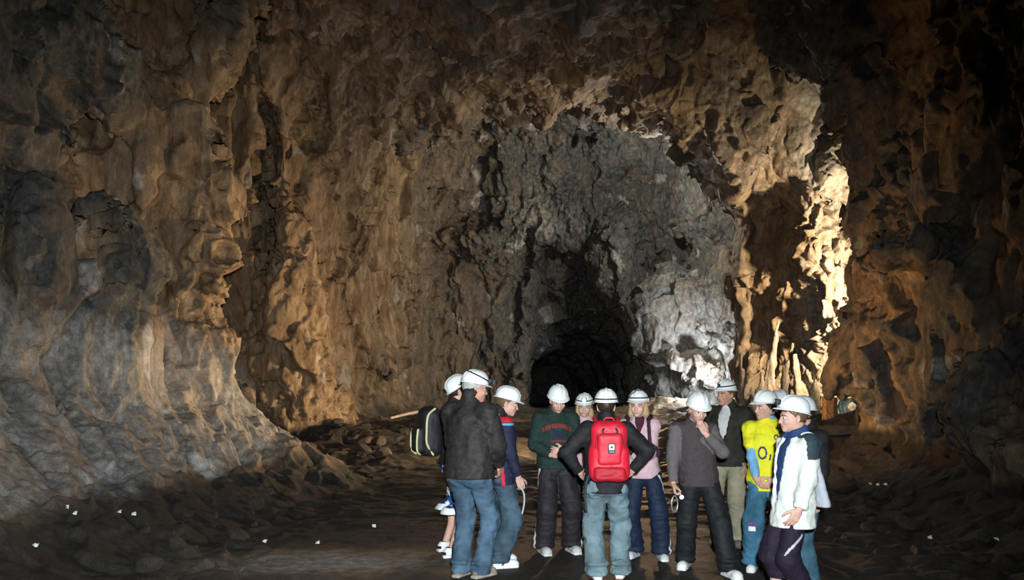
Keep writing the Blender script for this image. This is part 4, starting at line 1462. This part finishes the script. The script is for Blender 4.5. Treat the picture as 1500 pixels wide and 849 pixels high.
# -- boy in the white jacket, nearest on the right
r = person('boy in an open white jacket with dark shoulders and purple cropped trousers', 1159, 6.35, -74)
PEOPLE['white'] = p = Pose(1.57, {'L': (0.08, 0.03, 5), 'R': (-0.08, -0.03, -5)},
                           {'L': dict(pos=(0.21, -0.10, 0.70), elbow=(0.5, 1, 0), dir=(-0.1, -0.5, -0.85), palm=(-1, 0.1, 0)), 'R': dict(pos=(-0.22, 0.04, 0.70), elbow=(-0.5, 1, 0))},
                           lean=(0, 0.05), head=(-14, 3, 0), girth=0.92, neckfwd=-0.01)
make_body(p, SK[0], r, h=0.0055)
make_hair(p, HAIR['brown'], r)
make_top(p, 'shirt', [plain('shirt_blue', (0.02, 0.05, 0.14), 0.8, 0.15)], r, hem=0.80, off=0.016, sleeves=False, collar=0.03, seed=131)


def whitejk(c, p=p):
    o = np.zeros(len(c), np.int32)
    q = c - p.N
    o[(q[:, 2] > -0.085 - 0.25 * np.abs(q[:, 0])) & (q[:, 2] < 0.3) & (np.abs(q[:, 0]) > 0.06) & (q[:, 1] > -0.055)] = 1
    o[(q[:, 2] > 0.0) & (np.hypot(q[:, 0], q[:, 1] - 0.01) < 0.105)] = 2
    return o


def vcut2(F, p):
    for i in range(9):
        t = i / 8
        z = (0.70 + (1.44 - 0.70) * t) * p.s
        F.cone(A3(-0.05 + 0.04 * t, -0.2 + 0.11 * t, z), A3(-0.05 + 0.04 * t, -0.2 + 0.11 * t, z + 0.07), 0.05 + 0.025 * t, 0.05 + 0.025 * t, 0.004, mode='cut')


jk = make_top(p, 'jacket', [plain('jacket_white', (0.66, 0.68, 0.62), 0.8, 0.08, 10), plain('yoke_dark', (0.025, 0.045, 0.055), 0.8), plain('collar_blue', (0.02, 0.05, 0.14), 0.8)], r,
              hem=0.74, off=0.032, loose=0.02, collar=0.045, pattern=whitejk, seed=132, opening=vcut2, wr=0.008, h=0.0075, cuff=0.97, flare=0.02)


def purple(c):
    o = np.zeros(len(c), np.int32)
    o[(c[:, 1] < 0.02) & (np.abs(c[:, 0] - 0.185 - 0.1 * (c[:, 2] - 0.62)) < 0.03) & (np.abs(c[:, 2] - 0.62 - 1.0 * (c[:, 1] + 0.02)) < 0.012)] = 1
    return o


make_trousers(p, [plain('cropped_purple', (0.012, 0.007, 0.018), 0.8, 0.3), plain('reflective', (0.4, 0.4, 0.45), 0.5)], r, 'cropped_trousers', 1.0, 0.30, 0.018, 0.016, 0.026, purple, 133)
make_shoes(p, [M['white'], plain('sole_w4', (0.7, 0.7, 0.7)), M['black']], r, 'trainer')
make_helmet(p, r, tilt=-15, strap=False, lampkind='off', peak=0.8)

# ------------------------------------------------------------------ what the party carries
PERSONS = [o for o in COL.objects if o.name.split('.')[0] == 'person']
ROOTS = dict(zip(PEOPLE.keys(), PERSONS))


def carried(name, label, cat, who):
    r = ROOTS[who]
    return thing(name, label, cat, tuple(r.location), r.rotation_euler[2])


def tube_field(pts, r, h=0.005, flat=1.0, fdir=(0, 1, 0), pad=0.03):
    pts = np.asarray(pts, np.float32)
    F = Field(pts.min(0) - r - pad, pts.max(0) + r + pad, h)
    for a, b in zip(pts[:-1], pts[1:]):
        F.cone(a, b, r, r, 0.004, flat, fdir)
    return F


def smooth_path(pts, n=8):
    pts = np.asarray(pts, np.float32)
    P = np.concatenate([pts[:1], pts, pts[-1:]])
    out = []
    for i in range(len(pts) - 1):
        for t in np.linspace(0, 1, n, endpoint=False):
            p0, p1, p2, p3 = P[i:i + 4]
            out.append(0.5 * ((2 * p1) + (p2 - p0) * t + (2 * p0 - 5 * p1 + 4 * p2 - p3) * t * t + (3 * p1 - p0 - 3 * p2 + p3) * t ** 3))
    return np.array(out + [pts[-1]])


def tube(name, pts, r, mat, parent=None, sides=8, close=False):
    """round tube swept along points"""
    pts = np.asarray(pts, np.float64)
    tan = np.gradient(pts, axis=0)
    tan /= np.maximum(np.linalg.norm(tan, axis=1), 1e-9)[:, None]
    ref = np.array([0.31, 0.22, 0.93])
    u = np.cross(tan, ref); u /= np.maximum(np.linalg.norm(u, axis=1), 1e-9)[:, None]
    w = np.cross(tan, u)
    rr = np.broadcast_to(np.asarray(r, float), (len(pts),))
    a = np.linspace(0, 2 * np.pi, sides, endpoint=False)
    P = np.stack([pts + (u * math.cos(t) + w * math.sin(t)) * rr[:, None] for t in a], 0)
    P = np.concatenate([np.repeat(pts[None, :1], sides, 0), P, np.repeat(pts[None, -1:], sides, 0)], 1)
    v, q = grid_mesh(P)
    return link(name, np_mesh(name, v, q), mat, parent)


from mathutils.bvhtree import BVHTree


def garment_tree(who, names=('jacket', 'fleece', 'hooded_top', 'sweater')):
    vs, fs = [], []
    for o in ROOTS[who].children:
        if o.name.split('.')[0] in names:
            n = len(vs)
            vs += [tuple(v.co) for v in o.data.vertices]
            fs += [tuple(i + n for i in f.vertices) for f in o.data.polygons]
    return BVHTree.FromPolygons(vs, fs), np.array(vs, np.float32)


def push_out(tree, pts, gap):
    out = []
    for q in pts:
        q = Vector([float(a) for a in q])
        for _ in range(6):
            loc, nor, idx, dist = tree.find_nearest(q)
            sd = (q - loc).dot(nor)
            if sd < gap:
                q = q + nor * (gap - sd)
        out.append(tuple(q))
    return np.array(out, np.float32)


def behind(vs, xr, z0, z1):
    m = (np.abs(vs[:, 0]) < xr) & (vs[:, 2] > z0) & (vs[:, 2] < z1)
    return float(vs[m, 1].max())


def straps(p, root, mat, tree, xo=0.088, depth=0.135, low=0.20, r=0.017):
    s = p.s
    for sg in (1, -1):
        pts = smooth_path([p.N + A3(sg * xo * 0.7, 0.125, -0.08) * s, p.N + A3(sg * xo, 0.06, 0.022) * s, p.N + A3(sg * xo * 1.05, -0.045, 0.0) * s,
                           p.C + A3(sg * (xo + 0.015), -depth, 0.02) * s, p.C + A3(sg * (xo + 0.05), -depth + 0.02, -low * 0.6) * s,
                           p.C + A3(sg * (xo + 0.052), -depth + 0.03, -low * 0.75) * s], 6)
        pts = push_out(tree, pts, r * 0.95 + 0.012)
        F = tube_field(pts, r, 0.006, 0.5, (0, 1, 0.3))
        F.mesh('shoulder_strap', [mat], root, 1)


# red backpack
p = PEOPLE['red']
r = carried('backpack', 'bright red backpack on the back of the person with hands on hips', 'backpack', 'red')
RED = plain('nylon_red', (0.56, 0.012, 0.030), 0.55, 0.15, 10, 0.25, 0.4)
REDD = plain('nylon_red_deep', (0.38, 0.008, 0.020), 0.6, 0.15, 10)
TR, VS = garment_tree('red')
c = A3(0.0, behind(VS, 0.17, p.C[2] - 0.32, p.C[2] + 0.22) + 0.128, p.C[2] - 0.045)
F = Field(c - 0.36, c + 0.36, 0.007)
F.box(c + A3(0, 0.0, 0.02), (0.155, 0.095, 0.245), None, 0.085, 0.02)
F.box(c + A3(0, 0.03, -0.09), (0.17, 0.085, 0.155), None, 0.07, 0.04)
F.wrinkle(0.006, (9, 9, 7), 201, 0.005, (6, 6, 12))
F.mesh('main_bag', [RED], r, 1)
F = Field(c - 0.36, c + 0.36, 0.006)
F.box(c + A3(0, 0.102, 0.03), (0.105, 0.04, 0.135), rotm(0, -4), 0.038, 0.02)
F.wrinkle(0.004, (9, 9, 7), 202)
F.mesh('front_panel', [RED], r, 1)
F = Field(c - 0.36, c + 0.36, 0.006)
F.box(c + A3(0, 0.098, -0.175), (0.135, 0.045, 0.062), None, 0.036, 0.02)
F.wrinkle(0.005, (9, 9, 9), 203, 0.005, (6, 6, 20))
F.mesh('lower_pocket', [REDD], r, 1)
tube('grab_handle', smooth_path([c + A3(-0.045, 0.0, 0.25), c + A3(-0.03, 0.02, 0.285), c + A3(0.03, 0.02, 0.285), c + A3(0.045, 0.0, 0.25)]), 0.008, RED, r)
zp = [c + A3(-0.115, 0.10, -0.10), c + A3(-0.118, 0.098, 0.06), c + A3(-0.085, 0.085, 0.185), c + A3(0, 0.078, 0.215), c + A3(0.085, 0.085, 0.185), c + A3(0.118, 0.098, 0.06), c + A3(0.115, 0.10, -0.10)]
tube('zip', smooth_path(zp), 0.0045, plain('zip_dark', (0.06, 0.01, 0.012), 0.5), r)
for sg in (1, -1):
    tube('zip_pull', smooth_path([c + A3(sg * 0.05, 0.105, 0.20), c + A3(sg * 0.06, 0.125, 0.185), c + A3(sg * 0.055, 0.125, 0.16)]), 0.009, M['strap'], r)
# woven badge: dark border, white square with a dark spiky mark
bc = c + A3(-0.012, 0.146, 0.045)


def slab(name, c, hx, hy, hz, mat, parent, bev=0.003, R=None):
    F = Field(np.asarray(c) - max(hx, hy, hz) * 1.5 - 0.02, np.asarray(c) + max(hx, hy, hz) * 1.5 + 0.02, max(min(hx, hy, hz) * 0.6, 0.0018))
    F.box(c, (hx, hy, hz), R, bev, 0)
    return F.mesh(name, [mat], parent, 0)


BADGE_DARK = plain('badge_dark', (0.03, 0.035, 0.05), 0.7)
bd = slab('badge', bc + A3(0, -0.004, -0.006), 0.030, 0.006, 0.043, BADGE_DARK, r)
slab('badge_field', bc + A3(0, 0.003, 0.005), 0.023, 0.004, 0.024, M['white'], bd)
tt = np.linspace(0, 2 * np.pi, 20, endpoint=False)
rad = np.where(np.arange(20) % 2 == 0, 0.0125, 0.008)
P = np.stack([np.stack([bc[0] + rad * k * np.cos(tt), np.full(20, bc[1] + y), bc[2] + 0.005 + rad * k * np.sin(tt)], -1) for k, y in ((0.02, 0.0085), (1, 0.0085), (1, 0.005))], 1)
v_, q_ = grid_mesh(P)
link('badge_mark', np_mesh('badge_mark', v_, q_), BADGE_DARK, bd)
slab('badge_stripe', bc + A3(0, 0.0025, -0.034), 0.021, 0.003, 0.006, plain('badge_grey', (0.22, 0.24, 0.28)), bd, 0.001)
straps(p, r, REDD, TR)
tube('loose_strap', smooth_path([c + A3(0.15, -0.02, -0.17), c + A3(0.19, 0.0, -0.26), c + A3(0.20, 0.0, -0.38), c + A3(0.19, 0.0, -0.50)]), 0.011, M['strap'], r)

# dark backpack of the person behind the man in black
p = PEOPLE['shorts']
r = carried('backpack', 'dark backpack with pale yellow piping, half hidden beside the man in black jacket', 'backpack', 'shorts')
PACK = plain('nylon_black', (0.012, 0.012, 0.014), 0.6, 0.3)
PIPE = plain('piping_yellow', (0.55, 0.52, 0.30), 0.6, 0.1)
TR, VS = garment_tree('shorts')
c = A3(0.0, behind(VS, 0.15, p.C[2] - 0.3, p.C[2] + 0.22) + 0.112, p.C[2] - 0.05)
F = Field(c - 0.36, c + 0.36, 0.008)
F.box(c, (0.15, 0.11, 0.25), None, 0.09, 0.02)
F.wrinkle(0.006, (9, 9, 7), 211)
F.mesh('main_bag', [PACK], r, 1)
F = Field(c - 0.36, c + 0.36, 0.008)
F.box(c + A3(0, 0.12, -0.08), (0.12, 0.05, 0.13), None, 0.045, 0.02)
F.mesh('front_pocket', [PACK], r, 1)
for sg in (1, -1):
    tube('piping', smooth_path([c + A3(sg * 0.125, -0.02, 0.235), c + A3(sg * 0.138, 0.06, 0.16), c + A3(sg * 0.14, 0.075, 0.0), c + A3(sg * 0.14, 0.07, -0.12), c + A3(sg * 0.13, 0.0, -0.23)]), 0.011, PIPE, r)
    tube('piping', smooth_path([c + A3(sg * 0.10, 0.15, 0.03), c + A3(sg * 0.115, 0.165, -0.06), c + A3(sg * 0.10, 0.16, -0.18), c + A3(sg * 0.06, 0.12, -0.225)]), 0.011, PIPE, r)
straps(p, r, PACK, TR)

# backpack of the woman in pink: its straps show in front
p = PEOPLE['pink']
r = carried('backpack', 'dark backpack worn by the fair-haired woman in pale pink, its straps over her shoulders', 'backpack', 'pink')
TR, VS = garment_tree('pink', ('fleece', 'hair'))
c = A3(p.N[0], behind(VS, 0.13, p.C[2] - 0.26, p.C[2] + 0.2) + 0.118, p.C[2] - 0.04)
F = Field(c - 0.34, c + 0.34, 0.008)
F.box(c, (0.13, 0.09, 0.21), None, 0.08, 0.02)
F.box(c + A3(0, 0.08, -0.06), (0.10, 0.045, 0.11), None, 0.04, 0.02)
F.mesh('main_bag', [PACK], r, 1)
straps(p, r, plain('strap_maroon', (0.03, 0.010, 0.02), 0.7), TR, 0.092, 0.128, 0.2, 0.019)

# white bag hung behind the boy in white
r = carried('shoulder_bag', 'pale drawstring bag hanging behind the boy in the white jacket', 'bag', 'white')
p = PEOPLE['white']
c = A3(-0.03, 0.245, 0.965)
F = Field(c - 0.30, c + 0.30, 0.007)
for i in range(8):
    t = i / 7
    F.cone(c + A3(-0.02 - 0.05 * t, -0.03 + 0.02 * t, 0.2 - 0.36 * t), c + A3(0.02 + 0.05 * t, -0.03 + 0.04 * t, 0.2 - 0.36 * t), 0.022 + 0.03 * t, 0.022 + 0.03 * t, 0.04, 0.8)
F.wrinkle(0.006, (12, 12, 9), 221, 0.008, (9, 9, 6))
F.plane(c + A3(0, 0, -0.165), (0, 0, -1))
F.mesh('bag_body', [plain('bag_white', (0.42, 0.44, 0.48), 0.7, 0.08)], r, 1)
TR, VS = garment_tree('white')
tube('cord', push_out(TR, smooth_path([c + A3(0, -0.03, 0.21), p.N + A3(-0.02, 0.16, -0.10), p.N + A3(0.05, 0.14, -0.02), p.N + A3(0.10, 0.06, 0.04), p.N + A3(0.11, -0.04, 0.03)]), 0.009), 0.006, M['white'], r)

# torch with its wrist loop
p = PEOPLE['sweater']
r = carried('torch', 'small lit torch with a wire loop held by the person in grey brown sweater', 'torch', 'sweater')
j = p.J['R']
d = unit(j['hd']['dir'])
pa = unit(A3(0.9, -0.2, 0))
hc = j['wr'] + d * 0.108 + pa * 0.022
ax = unit(A3(0.25, -0.93, -0.12))
METAL = plain('torch_metal', (0.06, 0.06, 0.065), 0.35, 0.1, 30, 0, 0.5, metal=0.6)
F = Field(hc - 0.16, hc + 0.16, 0.004)
F.cone(hc - ax * 0.06, hc + ax * 0.05, 0.0125, 0.0125, 0.003)
F.mesh('barrel', [METAL], r, 1)
F = Field(hc - 0.16, hc + 0.16, 0.004)
F.cone(hc + ax * 0.035, hc + ax * 0.066, 0.014, 0.022, 0.004)
F.plane(hc + ax * 0.070, ax)
hd_ = F.mesh('torch_head', [METAL], r, 1)
F = Field(hc - 0.16, hc + 0.16, 0.003)
F.ell(hc + ax * 0.069, (0.019, 0.007, 0.019), np.stack([unit(np.cross(ax, A3(0, 0, 1))), ax, unit(np.cross(np.cross(ax, A3(0, 0, 1)), ax))], 1), 0)
F.mesh('lens', [M['lamp_lit']], hd_, 1)
lp = hc - ax * 0.05 + A3(0, 0, -0.015)
t = np.linspace(0, 2 * np.pi, 30)
loop = lp + np.stack([0.032 * np.sin(t), 0.012 * np.sin(t), -0.075 + 0.075 * np.cos(t) * 1.0], -1)
tube('wire_loop', loop, 0.005, plain('wire_pale', (0.5, 0.5, 0.5), 0.3, metal=0.7), r)

# pale strap dangling from the hand of the boy in navy
r = carried('wrist_strap', 'pale strap dangling from the hand of the boy in the navy jacket', 'strap', 'navy')
p = PEOPLE['navy']
j = p.J['R']
w = j['wr'] + unit(j['wr'] - j['el']) * 0.075 + A3(-0.012, 0, 0)
pts = smooth_path([w + A3(0.0, 0.03, 0.02), w + A3(-0.03, -0.01, -0.07), w + A3(-0.04, -0.01, -0.17), w + A3(-0.04, 0.01, -0.26)])
F = tube_field(pts, 0.008, 0.0035, 0.5, (1, 0, 0))
F.mesh('strap', [plain('strap_pale', (0.38, 0.39, 0.39), 0.7)], r, 1)

# ------------------------------------------------------------------ objects lying about the cave
def zat(py, y):
    return CAM_H + (HORIZON - py) * y / FPX


WOOD = plain('timber_orange', (0.36, 0.19, 0.08), 0.85, 0.35, 18, 0.4)
WOOD2 = plain('timber_brown', (0.20, 0.10, 0.05), 0.85, 0.35, 18, 0.4)
TIMB = plain('timber_dark', (0.055, 0.048, 0.042), 0.9, 0.35, 12, 0.5)


def wood_post(name, label, base, hx, hy, hz, mat, yaw=0, lean=0, cat='timber', seed=1):
    t = thing(name, label, cat, base, math.radians(yaw))
    t.rotation_euler = (0, math.radians(lean), math.radians(yaw))
    F = Field(A3(-hx, -hy, 0) * 1.3 - 0.04, A3(hx, hy, 2 * hz) * 1.3 + 0.04, 0.012)
    F.box(A3(0, 0, hz), (hx, hy, hz), None, 0.014, 0)
    F.wrinkle(0.006, (9, 9, 3), seed, 0.008, (14, 14, 2))
    F.mesh('timber_body', [mat], t, 1)
    return t


SY = 16.05
KX0, KX1 = at(1146, 15.45), at(1268, 15.45)
kb = thing('kerb_beam', 'long dark timber beam along the edge of the raised ledge at right', 'beam', ((KX0 + KX1) / 2, 15.38, 0.0))
F = Field(A3(-0.95, -0.25, 0.75), A3(0.95, 0.25, 1.25), 0.018)
F.box(A3(0, 0, zat(625, 15.4) - 0.06), ((KX1 - KX0) / 2, 0.10, 0.09), rotm(0, 0, -1.5), 0.02, 0)
F.wrinkle(0.012, (3, 9, 9), 301, 0.01, (2, 14, 14))
F.mesh('beam_body', [TIMB], kb, 1)

gz = 1.12
wood_post('timber_block', 'upright orange-brown timber block on the ledge beside the blue rope', (at(1213, SY), SY, gz), 0.095, 0.07, 0.235, WOOD, 8, 0, seed=302)
wood_post('timber_block', 'darker timber block between the orange block and the blue rope', (at(1226, SY + .1), SY + 0.22, gz), 0.05, 0.06, 0.22, WOOD2, -6, 0, seed=303)

# tangled blue rope: one long strand wound round and round
rp = thing('rope_coil', 'tangled coil of pale blue rope on the ledge by the right wall', 'rope', (at(1246, SY) + 0.03, SY, gz))
rng = np.random.RandomState(4)
t = np.linspace(0, 1, 900)
turns = 17
ph = t * turns * 2 * np.pi
rr = 0.19 + 0.035 * np.sin(ph * 0.37 + 1) + 0.03 * np.sin(ph * 1.73)
tl = 0.9 * np.sin(t * 11.0)
rope = np.stack([rr * np.cos(ph), 0.075 * np.sin(ph * 0.31 + 2) + 0.05 * np.sin(ph * 1.21) + rr * np.sin(ph) * 0.30 * np.sin(tl), 0.235 + rr * np.sin(ph) * (1.0 - 0.1 * np.sin(tl))], -1)
tube('strand', rope, 0.012, plain('rope_blue', (0.13, 0.26, 0.30), 0.8, 0.35, 30, 0.4), rp, 6)
tube('strand', rope[::-1][:420] * A3(0.82, 1.5, 0.95) + A3(0, 0.02, 0.012), 0.010, plain('rope_pale', (0.38, 0.46, 0.45), 0.8, 0.3, 30, 0.4), rp, 6)
hs_ = smooth_path([A3(-0.06, 0, 0.0), A3(0.06, -0.02, 0.10), A3(0.08, -0.02, 0.22), A3(0.02, 0, 0.27), A3(-0.03, 0.02, 0.23)])
ho = tube('hose_end', hs_ + A3(at(1262, SY) + 0.06, SY - 0.16, gz), 0.019, M['white'])
tag(ho, 'short white bent hose end at the right of the blue rope', 'hose')

# pale pole on the rubble at the far left
a = A3(at(572, 20.5), 20.5, zat(612, 20.5)); b = A3(at(624, 21.2), 21.2, zat(601, 21.2))
pl = tube('pole', smooth_path([a, a * 0.5 + b * 0.5 + A3(0, 0, 0.015), b]), np.linspace(0.03, 0.042, 17), plain('pole_pale', (0.48, 0.42, 0.31), 0.8, 0.25, 10, 0.3), None, 10)
tag(pl, 'pale wooden pole lying on the rubble at the foot of the left wall', 'pole')

# rock slivers standing at the foot of the pillar
SLIV = [(1088, 19.0, 600, 520, 0.10, -4), (1112, 19.1, 602, 548, 0.12, 8), (1128, 19.5, 600, 470, 0.10, 7), (1147, 18.5, 602, 505, 0.11, 10), (1170, 19.4, 604, 520, 0.13, -6), (1194, 18.4, 604, 540, 0.12, 6)]
LBL = ['thin pale rock sliver leftmost at the foot of the pillar', 'short rock sliver second from the left at the pillar foot', 'tall rock sliver leaning right beneath the lit pillar',
       'broad rock sliver leaning right near the middle of the pillar foot', 'rock sliver leaning left beside the orange timber block', 'rock sliver just behind the orange timber block']
for i, (px, y, py0, py1, rw, ln) in enumerate(SLIV):
    x = at(px, y)
    z0 = ground(x, y, 0.3) - 0.15
    hgt = zat(py1, y) - z0
    F = Field(A3(-0.6, -0.35, -0.05), A3(0.6, 0.35, hgt + 0.1), 0.022)
    dx = math.tan(math.radians(ln)) * hgt
    F.cone(A3(-dx * 0.4, 0, 0), A3(dx * 0.15, 0.02, hgt * 0.55), rw * 1.15, rw * 0.85, 0.02, 0.6)
    F.cone(A3(dx * 0.15, 0.02, hgt * 0.55), A3(dx * 0.6, 0, hgt), rw * 0.9, rw * 0.25, 0.05, 0.6)
    F.f += 0.10 * (0.6 - ridged((F.o + np.stack(np.meshgrid(*[np.arange(n) for n in F.f.shape], indexing='ij'), -1) * F.h).reshape(-1, 3) * A3(4, 4, 1.1) + i * 7.3, 3, 310 + i).reshape(F.f.shape))
    v_, q_ = None, None
    o = F.mesh('rock_sliver', [ROCK], None, 1)
    n_ = len(o.data.vertices)
    for an, val in (('rust', 0.75), ('pale', 0.28), ('dirt', 0.0)):
        at_ = o.data.attributes.new(an, 'FLOAT', 'POINT')
        at_.data.foreach_set('value', np.full(n_, val, np.float32))
    o.location = (x, y, z0)
    tag(o, LBL[i], 'rock', 'rock slivers at the pillar foot')


# ------------------------------------------------------------------ loose stones and scraps of litter on the ground
def stone_mesh(seed, h=0.09):
    F = Field(A3(-1.35, -1.35, -1.1), A3(1.35, 1.35, 1.1), h)
    rng = np.random.RandomState(seed)
    F.ell(A3(0, 0, 0), (1.0, 0.8, 0.62), None, 0)
    for k in range(9):
        n = unit(rng.normal(size=3))
        F.plane(n * A3(0.86, 0.70, 0.55) * rng.uniform(0.72, 0.95), n, 0.05)
    F.wrinkle(0.02, (4, 4, 4), seed)
    i = np.nonzero(np.abs(F.f) < 0.25)
    P = F.o + np.stack(i, 1).astype(np.float32) * F.h
    F.f[i] += 0.07 * fbm(P * 2.2, 3, seed)
    v, q = surface_nets(F.f, F.o, F.h)
    v = relax(v, q, 0.5)
    me = np_mesh('stone', v, q)
    for an, val in (('rust', 0.25), ('pale', 0.0), ('dirt', 0.55)):
        a = me.attributes.new(an, 'FLOAT', 'POINT')
        a.data.foreach_set('value', np.full(len(v), val, np.float32))
    me.materials.append(ROCK)
    return me


STONES = [stone_mesh(400 + k) for k in range(5)]
rng = np.random.RandomState(12)


PLACED = []


def put_stone(x, y, r, label, group, sink=0.35):
    if any((x - a) ** 2 + (y - b) ** 2 < (1.25 * (r + c)) ** 2 for a, b, c in PLACED):
        return
    PLACED.append((x, y, r))
    o = bpy.data.objects.new('stone', STONES[rng.randint(5)])
    COL.objects.link(o)
    o.scale = (r * rng.uniform(0.8, 1.2), r * rng.uniform(0.8, 1.2), r * rng.uniform(0.7, 1.1))
    o.rotation_euler = (rng.uniform(-0.5, 0.5), rng.uniform(-0.5, 0.5), rng.uniform(0, 6.28))
    o.location = (x, y, ground(x, y, max(0.12, r)) + r * sink * 0.6)
    tag(o, label, 'stone', group)


for k in range(34):
    y = rng.uniform(7.6, 13.5)
    x = rng.uniform(3.7, 5.7) + 0.02 * y
    put_stone(x, y, abs(rng.normal(0.10, 0.07)) + 0.05, 'dark angular stone in the rubble at the foot of the right wall', 'rubble along the right wall')
for k in range(16):
    y = rng.uniform(7.6, 12.0)
    x = -rng.uniform(2.9, 4.1)
    put_stone(x, y, abs(rng.normal(0.06, 0.05)) + 0.035, 'small dark stone on the slope at the foot of the left wall', 'stones on the left slope')
for k in range(20):
    y = rng.uniform(16.0, 21.5)
    x = rng.uniform(-4.4, -2.2)
    put_stone(x, y, abs(rng.normal(0.12, 0.08)) + 0.05, 'brown stone in the heap below the far left wall', 'stones below the far left wall')

SCR = [(52, 803), (97, 757), (110, 764), (175, 753), (196, 757), (388, 796), (236, 846), (548, 774), (465, 797), (1275, 716), (1286, 718), (1297, 719), (1330, 735), (1362, 790), (1460, 793)]
SLB = ['white scrap of litter lowest at the far left corner', 'white scrap high on the dark heap at far left, left one of a pair', 'white scrap high on the dark heap at far left, right one of a pair',
       'bright white scrap at the top of the left slope', 'small pale scrap right of the bright one on the left slope', 'white scrap on the dark floor left of the party',
       'pale scrap at the bottom edge on the left slope', 'white scrap on the floor nearest the man in black jacket', 'small pale scrap on the bare floor patch left of the party',
       'left of three bright scraps in the rubble at right', 'middle of three bright scraps in the rubble at right', 'right of three bright scraps in the rubble at right',
       'pale scrap below the three bright scraps at right', 'grey scrap low in the right rubble', 'white scrap near the right edge of the picture']
for i, ((px, py), lb) in enumerate(zip(SCR, SLB)):
    # walk along the line of sight until it meets the ground
    for y in np.arange(6.5, 16, 0.05):
        if zat(py, y) <= float(floor_z(np.float32(at(px, y)), np.float32(y))) + 0.03:
            break
    x = at(px, y)
    n = 7
    g = np.linspace(-1, 1, n)
    gx, gy = np.meshgrid(g, g, indexing='ij')
    P = np.stack([gx * 0.022, gy * 0.019, 0.012 * pnoise(np.stack([gx * 1.3 + i * 3.1, gy * 1.3, gx * 0], -1).reshape(-1, 3), i).reshape(n, n) + 0.006 * gx * gy], -1)
    top, q1 = grid_mesh(P, False)
    bot = top - A3(0, 0, 0.003)
    ed = [k * n for k in range(n)] + [(n - 1) * n + k for k in range(1, n)] + [k * n + n - 1 for k in range(n - 2, -1, -1)] + [k for k in range(n - 2, 0, -1)]
    side = np.array([(a, b, b + n * n, a + n * n) for a, b in zip(ed, ed[1:] + ed[:1])])
    o = link('litter_scrap', np_mesh('litter_scrap', np.concatenate([top, bot]), np.concatenate([q1[:, ::-1], q1 + n * n, side])), M['white'])
    o.location = (x, y, ground(x, y, 0.14) + 0.045)
    o.rotation_euler = (0.5 + 0.5 * rng.rand(), 0.2 * rng.randn(), rng.uniform(-0.6, 0.6))
    tag(o, lb, 'litter', 'scraps of litter on the ground')
